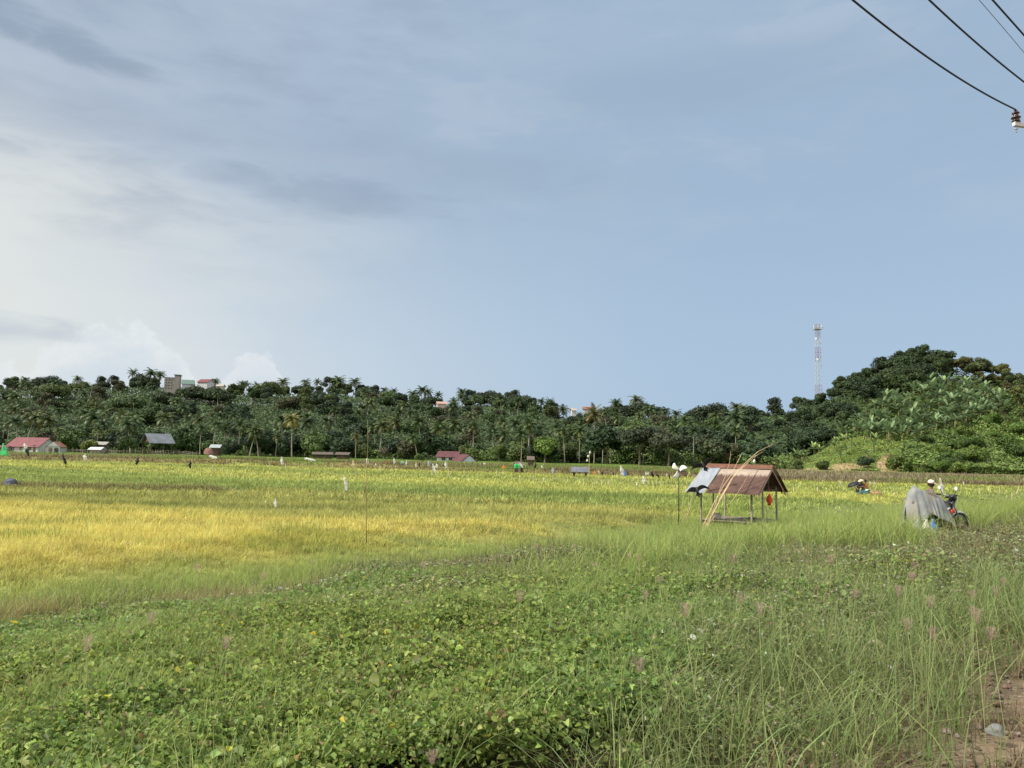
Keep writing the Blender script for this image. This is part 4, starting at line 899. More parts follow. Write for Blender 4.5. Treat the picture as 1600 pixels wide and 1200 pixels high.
# telecom mast
def tower():
    c, D = 1279, 470; p = at(c, 603, D); z0 = gz(p.x, D); top = at(c, 507, D).z; H = top-z0; root = empty('telecom_tower', (p.x, D, z0), RAD(12), 'red and white lattice telecom tower rising behind the hill', 'tower')
    mb = MB(); L0, L1 = 2.0, .95; nseg = 26; corners = [(-1, -1), (1, -1), (1, 1), (-1, 1)]; RED = (.28, .11, .11); WH = (.46, .47, .49)
    def P(i, k): s = (L0+(L1-L0)*(i/nseg)**.8); a, b = corners[k % 4]; return Vector((a*s, b*s, H*i/nseg))
    vis = (H-nseg)/nseg
    for i in range(nseg):
        zz = (top-(z0+H*(i+.5)/nseg)); f = zz/((603-507)*D/1200.)
        colr = RED if (f < .23 or .42 < f < .64 or f > 1.) else WH
        for k in range(4):
            mb.tube([P(i, k), P(i+1, k)], .10, 4, colr, False); mb.tube([P(i, k), P(i+1, k+1)], .035, 3, colr, False); mb.tube([P(i, k+1), P(i+1, k)], .035, 3, colr, False); mb.tube([P(i+1, k), P(i+1, k+1)], .05, 3, colr, False)
    mb.build('lattice', mat_attr('mast_paint', 0, .6), root)
    pb = MB(); pb.box((0, 0, H-3.2), (4.6, 4.6, .12)); 
    for k in range(4):
        a, b = corners[k]; a2, b2 = corners[(k+1) % 4]
        pb.tube([(a*2.3, b*2.3, H-2.0), (a2*2.3, b2*2.3, H-2.0)], .06, 4); pb.tube([(a*2.3, b*2.3, H-3.2), (a*2.3, b*2.3, H-1.9)], .06, 4)
    pb.build('platform', m_metal, root)
    for k in range(6):
        q = k*math.pi/3; ab = MB(); ab.box((2.5*math.cos(q), 2.5*math.sin(q), H-1.6), (.35, .3, 2.4), Matrix.Rotation(q, 3, 'Z')); ab.build('antenna', m_white, root)
    for zz, q in ((H-9, 3.6), (H-11.5, 4.6), (H-22, 3.9), (H-26, 5.2)):
        db = MB(); s = 1.9; ro = Matrix.Rotation(q, 3, 'Z') @ Matrix.Rotation(math.pi/2, 3, 'Y'); db.lathe((s*math.cos(q), s*math.sin(q), zz), [(0, 0), (.45, .02), (.7, .2), (.7, .3), (0, .3)], 10, rot=ro); db.build('dish', m_white, root)
tower()
# utility pole, crossarm reaching into the picture, and its wires
def pole():
    D0 = 15.; P = at(1588, 190, D0); root = empty('utility_pole', (P.x+.95, D0+.25, gz(P.x+.95, D0+.25)), 0, 'white metal crossarm with a brown pin insulator at the right edge', 'utility pole'); g0 = root.location.z
    z = P.z-g0-.06; pb = MB(); pb.tube([(0, 0, -1), (0, 0, z+.35)], [.17, .11], 14); pb.build('shaft', m_conc, root, True)
    ca = Vector((-1.02, -.27, z-.02)); cb = Vector((1.05, .27, z+.02)); ab = MB(); d = (cb-ca); q = math.atan2(d.y, d.x); ro = Matrix.Rotation(q, 3, 'Z')
    ab.box((ca+cb)/2-Vector((0, 0, 0)), (d.length, .07, .08), ro); ab.build('crossarm', M('white_steel', (.66, .64, .60), .5, .12, 8.), root, bevel=.006)
    ends = []
    for f in (.03, .46, .97):
        b = ca.lerp(cb, f)+Vector((0, 0, .045)); ib = MB()
        ib.lathe(b, [(0, -.02), (.03, 0), (.035, .02), (.075, .03), (.08, .045), (.045, .06), (.04, .09), (.085, .10), (.09, .12), (.05, .14), (.045, .19), (.07, .20), (.072, .215), (.035, .235), (.035, .27), (0, .28)], 16)
        io = ib.build('insulator', M('brown_glaze', (.07, .025, .02), .2, .2, 6., spec=.6), root, True); sb = MB(); sb.tube([b+Vector((0, 0, -.2)), b+Vector((0, 0, -.005))], .014, 8); sb.lathe(b+Vector((0, 0, -.13)), [(0, 0), (.03, 0), (.03, .025), (0, .025)], 6); sb.build('pin', m_metal, io)
        tb = MB(); tb.tube([b+Vector((.02, 0, .17)), b+Vector((.12, .03, .0)), b+Vector((.16, .04, -.03))], .01, 6); tb.build('tie_wire', m_black, io)
    top = root.location+ca.lerp(cb, .03)+Vector((0, 0, .045+.285))
    th = RAD(50); u = Vector((-math.sin(th), -math.cos(th), 0)); n = Vector((u.y, -u.x, 0))
    def wire(pts, anchor, rad, label, far=14, mat=m_black):
        S = []; Zz = []
        for w in pts:
            q = ray(*w); t = (anchor.x*n.x+anchor.y*n.y)/(q.x*n.x+q.y*n.y); X = Vector((0, 0, CAMZ))+q*t; S.append((X.x-anchor.x)*u.x+(X.y-anchor.y)*u.y); Zz.append(X.z)
        cf = np.polyfit(S, Zz, 2); s0 = 0 if pts[-1][0] < 1595 else min(S)-1.; L = []
        for s in np.linspace(s0, far, 60): L.append((anchor.x+u.x*s, anchor.y+u.y*s, float(np.polyval(cf, s))))
        if s0 == 0: L[0] = tuple(anchor); L = [L[0]]+L[1:]
        b = MB(); b.tube(L, rad, 6); o = b.build('power_line', mat, None, True); tag(o, label, 'cable')
    wire([(1332, 0), (1394, 48), (1435, 79), (1474, 107), (1521, 136), (1587, 171)], top, .016, 'lowest thick black power line ending on the brown insulator')
    wire([(1452, 0), (1502, 46), (1549, 87), (1600, 128)], top+Vector((.95, .25, .02)), .016, 'thick black power line second from the left, crossing the top right corner')
    wire([(1551, 0), (1576, 28), (1600, 55)], top+Vector((1.9, .5, .05)), .016, 'short thick black power line in the extreme top right corner')
    wire([(1530, 0), (1568, 44), (1600, 82)], top+Vector((1.4, .37, .3)), .006, 'thin faint grey line between the thick black power lines', mat=M('grey_wire', (.25, .27, .30), .6))
pole()

# ------------------------------------------------------------------ field shelter
def shelter():
    cx, cy, rz, L, W, zr, ze = 8.30, 28., -.612, 2.345, 3.313, 2.585, 1.643
    g0 = gz(cx, cy); root = empty('field_shelter', (cx, cy, g0), rz, 'small open shelter on thin posts with a rusty and grey corrugated gable roof', 'shelter'); zr -= g0; ze -= g0
    # rusty sheet: paler, less rusted band along the top edge of each sheet
    m, g = new_mat('rusty_sheet'); tc = g.n('ShaderNodeTexCoord').outputs['Object']; X, Y, Z = g.sep(tc); n = g.noise(tc, 3., 5, .65); n2 = g.noise(g.vm('MULTIPLY', tc, (9., 1.2, 1.2)), 1.6, 4, .6)
    h = g.m('ADD', Z, g.m('MULTIPLY', g.m('SUBTRACT', n2, .5), .30)); band = g.ss(h, zr-.36, zr-.24)
    rust = g.mix(g.ss(n, .3, .7), (.070, .038, .030), (.125, .072, .055)); pale = g.mix(g.ss(n, .3, .7), (.28, .22, .17), (.42, .35, .28))
    c = g.mix(band, rust, pale); finish(g, c, .75, 0, .3, n, .2)
    m2, g = new_mat('grey_sheet'); tc = g.n('ShaderNodeTexCoord').outputs['Object']; n = g.noise(tc, 2.5, 5, .6); n3 = g.noise(g.vm('MULTIPLY', tc, (12., 1., 1.)), 2., 3, .6)
    finish(g, g.mix(g.ss(n3, .35, .7), g.mix(n, (.19, .22, .26), (.27, .30, .34)), (.31, .34, .38)), .8, 0, .15, None, 0, 0.)
    m3 = M('ridge_rust', (.15, .07, .045), .8, .25, 5.)
    def slope(x0, x1, s, off, mat, name, sk=0., lo=0., hi=0.):
        b = MB(); nu = int((x1-x0)/.0254); nv = 4
        def f(u, v):
            x = x0+(x1-x0)*u; yy = s*(W/2+lo)*(1-v)+s*hi*v; z = zr-(zr-ze)*(abs(yy)/(W/2))
            return (x+sk*(1-v), yy, z+off+.009*math.sin(x*2*math.pi/.076)+.006*math.sin(x*3+v*2))
        b.sheet(f, nu, nv); o = b.build(name, mat, root, True); md = o.modifiers.new('thickness', 'SOLIDIFY'); md.thickness = .003; return o
    slope(-L/2+.52, -L/2+1.25, -1, .010, m, 'roof_sheet'); slope(-L/2+1.19, -L/2+1.92, -1, .026, m, 'roof_sheet'); slope(-L/2+1.86, L/2+.03, -1, .012, m, 'roof_sheet')
    tag(slope(-L/2-.10, -L/2+.58, -1, .042, m2, 'roof_sheet', -.10, .06), 'pale grey zinc sheet')
    for k in range(4): slope(-L/2+k*.60, -L/2+k*.60+.66, 1, .010+.016*(k % 2), m, 'roof_sheet')
    rb = MB()
    for s in (-1, 1): rb.slab([(-L/2-.02, s*.20, zr-.02-.2*(zr-ze)/(W/2)+.06), (L/2+.05, s*.20, zr-.02-.2*(zr-ze)/(W/2)+.06), (L/2+.05, 0, zr+.075), (-L/2-.02, 0, zr+.075)][::s], .006)
    rb.build('ridge_cap', m3, root)
    for s in (-1, 1):                                  # rafters, barge boards, plates
        for x in (-L/2+.1, 0, L/2-.12):
            fb = MB(); fb.tube([(x, s*(W/2+.02), ze-.035), (x, 0, zr-.03)], .022, 6); fb.build('rafter', m_dwood, root)
        bb = MB(); a = Vector((L/2+.01, s*(W/2+.02), ze-.02)); c2 = Vector((L/2+.01, 0, zr-.02)); bb.slab([a, c2, c2-Vector((0, 0, .09)), a-Vector((0, 0, .09))], .02); bb.build('barge_board', M('pale_board', (.42, .26, .20), .8), root)
        pb = MB(); pb.tube([(-L/2-.1, s*W*.36, ze+.20), (L/2-.02, s*W*.36, ze+.20)], .028, 6); pb.build('beam', m_dwood, root)
    gb = MB(); gb.box((L/2-.14, 0, ze+.12), (.04, W*.78, .05)); gb.box((L/2-.14, 0, (ze+zr)/2+.02), (.04, .05, zr-ze-.12)); gb.build('gable_tie', m_dwood, root)
    for (x, y, lx, r) in ((-L/2+.22, -W*.36, -.03, .038), (-L/2+.62, -W*.36+.02, .02, .03), (L/2-.35, -W*.36, .0, .042), (L/2-.14, -W*.30+.3, .02, .036), (-L/2+.22, W*.36, 0, .04), (L/2-.2, W*.36, 0, .04)):
        pb = MB(); pb.tube([(x, y, -.3), (x+lx, y+.01, (ze)*.5), (x+lx*.5, y, ze+.27)], [r, r*.95, r*.85], 8); pb.build('post', m_wood, root, True)
    fl = MB()
    for k in range(14): fl.box((-L/2+.2+k*.15, 0, .62+.004*(k % 2)), (.12, W*.72, .02), col=(.5, .45, .4))
    fl.build('platform', m_wood, root); jb = MB()
    for y in (-W*.33, 0, W*.33): jb.box((0, y, .575), (L-.3, .05, .06))
    jb.build('joist', m_dwood, root)
    # things in and on the shelter
    Mx = Matrix.Translation((cx, cy, g0)) @ Matrix.Rotation(rz, 4, 'Z')
    b = MB(); P = Mx @ Vector((L/2-.02, -.28, ze+.02))
    b.lathe((0, 0, 0), [(.01, 0), (.05, -.05), (.08, -.12), (.10, -.22), (.07, -.32), (.05, -.40), (.0, -.42)], 9)
    for i, v in enumerate(b.V): b.V[i] = (v[0]*(1+.25*math.sin(i*1.7)), v[1]*(1+.25*math.cos(i*2.3)), v[2])
    b.tube([(0, 0, .22), (0, 0, -.02)], .008, 5); o = b.build('cloth_bag', M('red_orange_cloth', (.62, .075, .03), .8, .3, 9.), None, True); o.location = P; tag(o, 'red orange cloth bag hanging under the gable of the shelter', 'bag')
    b = MB(); b.lathe((0, 0, 0), [(0, 0), (.17, .0), (.2, .06), (.19, .16), (.1, .22), (0, .23)], 12); o = b.build('sack', M('grey_sack', (.45, .43, .38), .9, .3, 8.), None, True); o.location = Mx @ Vector((-.62, -.7, .635)); tag(o, 'small pale grey sack on the platform of the shelter', 'sack')
    b = MB(); b.lathe((0, 0, 0), [(0, 0), (.12, .0), (.14, .05), (.15, .14), (.16, .15), (.13, .15), (.12, .03), (0, .02)], 14); o = b.build('basin', m_dark, None, True); o.location = Mx @ Vector((.75, -.85, .635)); tag(o, 'black basin at the right end of the shelter platform', 'basin')
shelter()
def pinwheel():
    D = 26.6; P = at(1060.5, 735.5, D); x = P.x; g0 = gz(x, D); root = empty('pinwheel', (x, D, g0), RAD(-10), 'white four bladed pinwheel turning on a thin black pole', 'pinwheel'); z = P.z-g0
    pb = MB(); pb.tube([(0, .05, -.3), (.004, .05, z*.5), (0, .05, z-.12)], .016, 8); pb.build('pole', m_black, root, True)
    hb = MB(); hb.lathe((0, 0, z), [(0, -.06), (.025, -.055), (.03, 0), (.022, .05), (0, .06)], 10, 'Y'); hb.tube([(0, 0, z), (0, .12, z-.02), (0, .05, z-.14)], .012, 6); hb.build('hub', m_dark, root, True)
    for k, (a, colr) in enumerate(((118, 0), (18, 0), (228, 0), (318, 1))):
        b = MB(); nu = 8; R_ = .27; rot = Matrix.Rotation(-RAD(a), 3, 'Y')
        def f(u, v):
            r = .03+R_*u; wv = .155*math.sin(math.pi*min(1, .12+.80*u))**.8; off = (v-.5)*wv+.07*math.sin(u*math.pi*.9); return rot @ Vector((r, (v-.5)*.05*(1-u*.3)-.01, off))+Vector((0, -.02, z))
        b.sheet(f, nu, 4); bl = b.build('blade', M('white_tin', (.78, .77, .72), .5, .06, 4.) if not colr else M('shaded_tin', (.14, .085, .07), .6, .2, 6.), root, True); md = bl.modifiers.new('thickness', 'SOLIDIFY'); md.thickness = .004  # last blade: shade put into the colour as a brown tin
        if colr: bl['label'] = 'blade turned away from the light, its shade painted dull brown'
pinwheel()
def bird(px, py, D, span, tilt, yaw, mat, label, stick):
    P = at(px, py, D); root = empty('bird_scarer', P, RAD(yaw), label, 'bird scarer'); ro = Matrix.Rotation(RAD(-tilt), 3, 'Y')
    for s in (-1, 1):
        b = MB(); 
        def f(u, v):
            x = s*(.03+span/2*u); ch = .20*(1-.55*u)*(math.sin(math.pi*min(1, .35+.62*u))); zz = .07*math.sin(u*math.pi)*1.+(.02 if s > 0 else -.05)*u-(.10*u*u if mat == m_grey else 0); return ro @ Vector((x, (v-.5)*.10, zz-(v-.35)*ch))
        b.sheet(f, 8, 4); w = b.build('wing', mat, root, True); md = w.modifiers.new('thickness', 'SOLIDIFY'); md.thickness = .004
    b = MB(); b.tube([ro @ Vector(q) for q in ((0, 0, .07), (.01, -.01, .02), (.02, 0, -.08), (.03, 0, -.18))], [.02, .05, .06, .03], 8); bo = b.build('body', mat, root, True)
    b = MB(); b.slab([ro @ Vector(q) for q in ((-.02, 0, -.12), (.09, 0, -.14), (.15, 0, -.24), (.08, 0, -.22), (.07, 0, -.30), (.0, 0, -.24), (-.05, 0, -.22))], .006); b.build('tail', mat, root)
    B = at(stick[0], stick[1], D)-P; b = MB(); C3 = Matrix.Rotation(-RAD(yaw), 3, 'Z'); b.tube([C3 @ B, C3 @ (B*.5+Vector((.01, 0, 0))), (0, .05, .07)], [.014, .011, .008], 6); b.build('stick', m_bamboo, root, True)
m_grey = M('charcoal_plastic', (.035, .038, .045), .75, .3, 6., spec=.45)
bird(1098, 725.5, 26.8, .86, 22, -14, m_black, 'black bird shaped scarer with spread wings above the grey roof sheet', (1065, 826))
bird(1088, 764, 26.0, .86, 10, 8, m_grey, 'dark grey bird shaped scarer hanging in front of the shelter eave', (1067, 824))
b = MB(); P0 = at(1065, 826, 27.2); b.tube([P0, at(1066.5, 785, 27.2), at(1077, 734, 27.2)], [.012, .01, .006], 6); b.slab([at(1076, 735, 27.2), at(1079, 741, 27.2), at(1080, 747, 27.2), at(1077, 740, 27.2)], .004); tag(b.build('bamboo_stick', M('yellow_bamboo', (.50, .50, .16), .6), None, True), 'thin yellow green stick with a dangling strip left of the shelter', 'stick')
def rod(px, D0, D1, r0, label, bottle=None, mat=m_bamboo):
    """bent bamboo rod through photo points, leaning away with distance"""
    n = len(px); pts = [at(a, b, D0+(D1-D0)*i/(n-1)) for i, (a, b) in enumerate(px)]; g = pts[0].copy(); g.z = gz(g.x, g.y)-.2; d = (pts[1]-pts[0]).normalized(); pts = [pts[0]-d*.35]+pts
    b = MB(); b.tube(pts, [r0*(1-.75*i/n) for i in range(n+1)], 6); return tag(b.build('bamboo_pole', mat, None, True), label, 'bamboo pole', 'bamboo poles leaning beside the shelter')
m_lbam = M('dry_bamboo', (.62, .46, .27), .6, .15, 5.)
rod([(1104, 822), (1125, 782), (1146, 745), (1163, 725), (1184, 706), (1208, 694)], 26.2, 26.8, .024, 'longest bamboo pole, arching right to the highest far tip over the roof', mat=m_lbam)
rod([(1101, 823), (1122, 784), (1143, 748), (1162, 729), (1178, 714), (1191, 706)], 26.1, 26.5, .018, 'bamboo pole arching just below the longest one over the roof', mat=m_lbam)
rod([(1098, 823), (1117, 783), (1132, 757), (1144, 740), (1152, 722), (1160, 707)], 26.0, 26.3, .016, 'bamboo pole with a kinked upper half, third tip from the right', mat=m_lbam)
rod([(1106, 823), (1114, 800), (1124, 768), (1134, 742), (1140, 722), (1142, 705)], 25.9, 26.1, .013, 'steepest bamboo pole of the bunch, leftmost tip above the roof', mat=m_lbam)
rod([(1103, 824), (1117, 806), (1117, 800), (1110, 782), (1106, 778)], 26.0, 26.1, .012, 'short crooked bamboo stick crossing the foot of the leaning bunch', mat=m_lbam)
rod([(1150, 774), (1161, 757), (1172, 737)], 26.2, 26.5, .010, 'short thin stick lying against the rusty roof slope', mat=m_lbam)
b = MB(); P0 = at(1178.5, 721, 26.5); b.lathe(P0, [(0, -.06), (.035, -.05), (.045, 0), (.035, .05), (.015, .07), (0, .07)], 10); b.tube([P0+Vector((0, 0, .07)), at(1181, 711, 26.5)], .004, 4); tag(b.build('bottle', M('white_plastic', (.75, .72, .65), .4, .1, 5.), None, True), 'small pale bottle dangling from a leaning bamboo pole above the roof', 'bottle')
def long_pole():
    D = 19.5; pts = [(572.5, 848), (572, 800), (573, 760), (574, 715), (575, 685), (574.5, 656)]; b = MB(); b.tube([at(a, c, D) for a, c in pts], [.011, .011, .010, .008, .006, .004], 7)
    for a, c in pts[1:5]: b.lathe(at(a, c, D), [(.010, -.006), (.013, 0), (.010, .006)], 7)
    tag(b.build('bamboo_pole', M('green_bamboo', (.24, .20, .08), .7, .2, 3.), None, True), 'very tall thin bamboo pole standing alone in the golden rice', 'bamboo pole')
    b = MB(); b.tube([at(570, 770, 34), at(571, 752, 34)], [.03, .02], 6); tag(b.build('bamboo_stake', M('green_bamboo'), None, True), 'short dark stake just left of the very tall bamboo pole', 'stake')
long_pole()

# ------------------------------------------------------------------ bags and flags that scare the birds
PC = {'white': (.74, .73, .68), 'black': (.015, .015, .02), 'green': (.08, .62, .22), 'blue': (.10, .28, .62), 'grey': (.42, .45, .52), 'cream': (.66, .56, .34), 'orange': (.72, .24, .05), 'red': (.6, .05, .04), 'mint': (.35, .62, .48)}
def bagmat(c): return M(c+'_plastic_bag', PC[c], .45, .12, 4., trans=.25, spec=.4)
def flag(c, py0, py1, wpx, D, colr, label, cat='plastic bag', name='scare_bag', lean=0., stick=True, group=None, low=None):
    """plastic bag or strip blown on a thin stick; py0..py1 rows of the bag, wpx its width"""
    top = at(c, py0, D); bot = at(c+lean, py1, D); k = D/1200.; g0 = gz(top.x, D); root = empty(name, (top.x, D, g0), 0, label, cat, group)
    A = top-root.location; B = bot-root.location; b = MB(); n = 8; rings = 7; vs = []; fs = []; sd0 = rng.uniform(0, 9)
    for i in range(rings):
        t = i/(rings-1); q = A.lerp(B, t); w = wpx*k*.46*((.12+.8*math.sin(math.pi*(.10+.74*t))**1.5+.22*math.sin(sd0+i*2.6)) if low is None else .15+.95*t); w = max(w, .012*k)
        for j in range(n):
            a = 2*math.pi*j/n; r = w*(1+.38*math.sin(j*2.3+sd0*3+i*1.3)); vs.append(q+Vector((r*math.cos(a), r*.4*math.sin(a), .12*wpx*k*math.sin(j*3+sd0))))
    for i in range(rings-1):
        for j in range(n): fs.append((i*n+j, i*n+(j+1) % n, (i+1)*n+(j+1) % n, (i+1)*n+j))
    fs += [tuple(range(n))[::-1], tuple(range((rings-1)*n, rings*n))]; b.add(vs, fs); b.build('bag', bagmat(colr), root)
    if stick:
        s = MB(); s.tube([(B.x*.4, .03, -.3), (B.x*.2, .03, A.z*.5), (A.x, .03, A.z+.02)], [.022, .018, .012] if D > 60 else .012, 5); s.build('stick', m_bamboo, root)
    return root
r = flag(5, 694, 711, 12, 100, 'green', 'large bright green plastic flag flaring out at the left edge', low=1, lean=2)
r = flag(38, 693, 701, 6, 98, 'white', 'flag of white, mint and black plastic streaming down to the right', lean=3)
b = MB(); b.slab([Vector((.15, 0, -.2))+at(39, 699, 98)-r.location, at(45, 702, 98)-r.location, at(46, 712, 98)-r.location, at(44, 713, 98)-r.location, at(39, 704, 98)-r.location], .03); b.build('black_streamer', bagmat('black'), r)
b = MB(); b.slab([at(37, 698, 98)-r.location, at(42, 700, 98)-r.location, at(43, 704, 98)-r.location, at(38, 703.5, 98)-r.location], -.05); b.build('mint_streamer', bagmat('mint'), r)
flag(98, 710, 726, 5, 78, 'black', 'black plastic bag fluttering on a stick left of the white bag', lean=5)
flag(133, 710, 720, 6.5, 84, 'white', 'rounded white plastic bag in front of the low bank left of the barn')
flag(216, 715, 726, 6, 80, 'black', 'black plastic bag on a stick below the barn', lean=-3)
flag(297, 720, 731.5, 5, 74, 'black', 'upright black plastic bag alone in the yellow green rice right of the barn')
flag(440, 714, 727, 5, 92, 'white', 'white plastic bag against the brown bank below the bright palm', lean=1)
flag(538, 745, 766, 6, 40, 'white', 'long white plastic strip hanging from a bent rod in the green rice', lean=4)
flag(430, 780, 793, 5, 27.5, 'white', 'small thin white bag standing in the golden rice', lean=1)
flag(415, 782, 786, 2.2, 28.5, 'white', 'tiny white scrap on a short stick left of the thin white bag')
flag(552, 719, 727, 5, 92, 'cream', 'cream coloured bag low against the brown bank near the tall pole', low=1)
flag(574, 714, 727, 4, 95, 'white', 'white funnel shaped bag behind the tall bamboo pole')
flag(587, 724, 727.5, 3, 95, 'white', 'tiny white rag right of the tall bamboo pole')
flag(616, 716, 724.5, 4, 110, 'white', 'slim white bag on the bank, left of the pale blue one'); flag(628.5, 720.5, 725, 6, 112, 'mint', 'pale blue green bag low on the bank'); flag(635, 719, 727, 3, 110, 'white', 'narrow white rag right of the pale blue green bag')
flag(605, 719, 724, 2.4, 112, 'red', 'small red rag on the bank left of the slim white bag')
flag(650, 724, 729.5, 3, 106, 'white', 'short white rag with a dark head left of the greyish bag'); flag(655, 723, 729, 3, 106, 'black', 'short black rag beside a short white rag left of the greyish bag')
flag(670, 720, 728.5, 5, 106, 'grey', 'greyish plastic bag in front of the bushes left of the maroon house'); flag(676, 725, 740, 5, 68, 'white', 'long white bag slanting to the right below the maroon house', lean=5); flag(682.5, 724.5, 731, 4.4, 96, 'white', 'plump white bag just below the maroon house'); flag(696, 721, 731, 4.4, 96, 'white', 'tall white bag below the right side of the maroon roof', lean=1)
flag(757, 723, 726, 4, 108, 'white', 'small white heap at the right end of the white gabled house', stick=False); flag(787, 727, 731.5, 6, 100, 'orange', 'small orange plastic sack on the bank right of the white gabled house', low=1, stick=False)
flag(812, 723, 731, 4, 97, 'white', 'white bag slanting beside the green drums', lean=5); flag(836.5, 723, 731.5, 3.4, 100, 'black', 'black upright bag on the bank between green drums and tall bare palm trunk')
for k, (c, lb) in enumerate(((806, 'left one of two bright green drums on the bank'), (811, 'right one of two bright green drums on the bank'))):
    p = at(c, 731, 98); b = MB(); b.lathe((0, 0, 0), [(0, 0), (.2, 0), (.22, .04), (.21, .2), (.22, .22), (.21, .4), (.22, .5), (.19, .53), (0, .54)], 12); o = b.build('drum', bagmat('green'), None, True); o.location = (p.x, 98, p.z-.05); tag(o, lb, 'drum')
flag(846, 727, 732, 3, 98, 'white', 'small white rag slanting right of the black upright bag', lean=2); flag(864, 731, 741, 5, 72, 'grey', 'faint blue grey bag hanging over the rice left of the tin shelter'); flag(894, 734, 737, 3, 90, 'white', 'tiny white rag at the left end of the tin shelter')
flag(941, 736, 743, 3.4, 82, 'black', 'black bag right of the tin shelter'); flag(935, 735, 741, 3, 84, 'cream', 'thin cream rag right of the tin shelter', lean=2); flag(929, 735, 740, 4, 86, 'orange', 'small orange rag touching the right end of the tin shelter', low=1); flag(958, 737, 742, 2.8, 82, 'black', 'small black rag left of the tall white flag')
flag(970, 728, 744, 6, 76, 'white', 'tall white flag tapering to a point beside the blue bag', lean=3); flag(976, 735, 743, 5.5, 77, 'blue', 'bright blue plastic bag behind the tall white flag', low=1)
flag(1006, 744, 756, 6, 58, 'white', 'plump white bag on a stick in the green rice left of the pinwheel'); flag(995, 753, 758, 3, 55, 'white', 'small pale bag left of the plump white bag', low=1); flag(1009.5, 737, 743, 2.6, 80, 'white', 'left of two thin pale rags above the plump white bag'); flag(1012.5, 737, 742.5, 2.6, 80, 'white', 'right of two thin pale rags above the plump white bag')
flag(1018, 738, 745, 5, 76, 'black', 'black plastic streamer left of the pinwheel, larger of the slanting pair', lean=3); flag(1026, 741, 746.5, 4, 76, 'black', 'smaller slanting black streamer left of the pinwheel', lean=4); flag(1046, 741, 748, 2.8, 74, 'black', 'small upright black rag just left of the pinwheel blades'); flag(1042, 740, 744, 2, 76, 'white', 'tiny white rag above the small upright black rag'); flag(1053, 743, 748, 3, 74, 'white', 'tiny white rag touching the left pinwheel blades')
flag(1469, 747, 772, 4.5, 30, 'white', 'long white plastic strip bending down behind the motorcycle', lean=5)
flag(1311.5, 751, 759, 2, 62, 'white', 'thin white strip left of the threshing workers', lean=4); flag(1359, 752, 757.5, 2.5, 72, 'white', 'pale rag behind the right hand threshing worker', lean=2); flag(1366, 753, 757, 2, 72, 'white', 'tiny slanting pale rag right of the threshing workers', lean=3); flag(1506, 753, 758, 2, 74, 'white', 'small white rag on the fallow strip right of the motorcycle mirror'); flag(1581, 771, 782, 3, 34, 'cream', 'pale leaning strip in the yellow rice near the right edge', lean=2); flag(1398, 768, 773, 5, 48, 'cream', 'pale straw coloured heap right of the brown straw pile', low=1, stick=False)
# pole with bright bottles on it, far side of the rice
def bottle_pole():
    D = 84; p = at(920.5, 737, D); g0 = gz(p.x, D); root = empty('bottle_pole', (p.x, D, g0), 0, 'thin tall stick with three white bottles tied near its top', 'stick'); b = MB(); zt = at(921, 707, D).z-g0
    b.tube([(0, 0, -.3), (0, 0, zt)], .03, 6); b.build('stick', m_bamboo, root)
    for (c, py) in ((922, 707), (919, 713), (917.5, 719.5)):
        q = at(c, py, D)-root.location; b = MB(); b.lathe(q, [(0, -.14), (.08, -.12), (.1, 0), (.07, .1), (.02, .15), (0, .15)], 8); b.build('bottle', bagmat('white'), root, True)
bottle_pole()
house('tin_shelter', 906, 88, 24, 2.2, 740.5, 736.4, -6, None, M('pale_tin', (.13, .135, .15), .5, .25, 1.2), 'low pale tin shelter at the far edge of the green rice', 'shelter', ov=.12, open_posts=True, ground_sink=.3)
house('tent_shelter', 811, 104, 12, 1.6, 727, 721.5, 10, None, M('tan_tarp', (.13, .10, .08), .9, .2, 2.), 'tiny brown peaked field shelter on the bank', 'shelter', ov=.1, open_posts=True, ground_sink=.3)
house('brown_hut', 829, 118, 10, 1.8, 722.5, 719, 0, m_dwood, M('tan_tarp'), 'small brown hut among bushes right of the peaked shelter', 'hut', ov=.1)
# fallen sheets
for (c0, y0, c1, y1, D, lb) in ((326, 713, 338, 716, 108, 'white sheet lying on the bank below the small white roofed hut'), (475, 717, 492, 720.5, 118, 'long white sheet on the bank left of the thatched hut')):
    b = MB(); P = [at(c0, y0, D), at(c0+3, y0-1, D+.8), at(c1, y1-1, D+.8), at(c1+1, y1+.5, D), at((c0+c1)/2, y1+.8, D)]; b.slab(P, .12); tag(b.build('plastic_sheet', bagmat('white'), None), lb, 'sheet')
def heap(c, py, D, wpx, hpx, mat, label, cat, name, k2=0.8):
    p = at(c, py, D); k = D/1200.; R_ = wpx*k/2; H = hpx*k; b = MB(); b.lathe((0, 0, 0), [(R_*1.05, -min(.3, H*.6)), (R_, 0), (R_*.92, H*.35), (R_*.7, H*.7), (R_*.35, H*.95), (0, H)], 14)
    for i, v in enumerate(b.V): q = 1+.16*math.sin(i*2.3)+.1*math.sin(i*.7); b.V[i] = (v[0]*q, v[1]*q*k2, v[2]*(1+.12*math.sin(i*1.3)))
    o = b.build(name, mat, None, True); o.location = (p.x, D, p.z); return tag(o, label, cat)
heap(17, 753, 42, 18, 5.5, M('grey_net', (.085, .095, .12), .9, .5, 1.8), 'grey bundle of netting on the brown bund at the left edge', 'bundle', 'net_bundle')
heap(1366, 773, 55, 26, 6, m_straw, 'low brown pile of cut straw right of the threshing machine', 'straw pile', 'straw_pile', .5)
heap(326, 708, 200, 14, 8, M('reddish_debris', (.24, .13, .11), .9, .5, .9), 'reddish heap of cut wood left of the leaning palm', 'heap', 'wood_heap')
heap(1133, 934, 8.6, 10, 9, bagmat('white'), 'small white scrap of litter caught in the green weeds', 'litter', 'litter', .6)
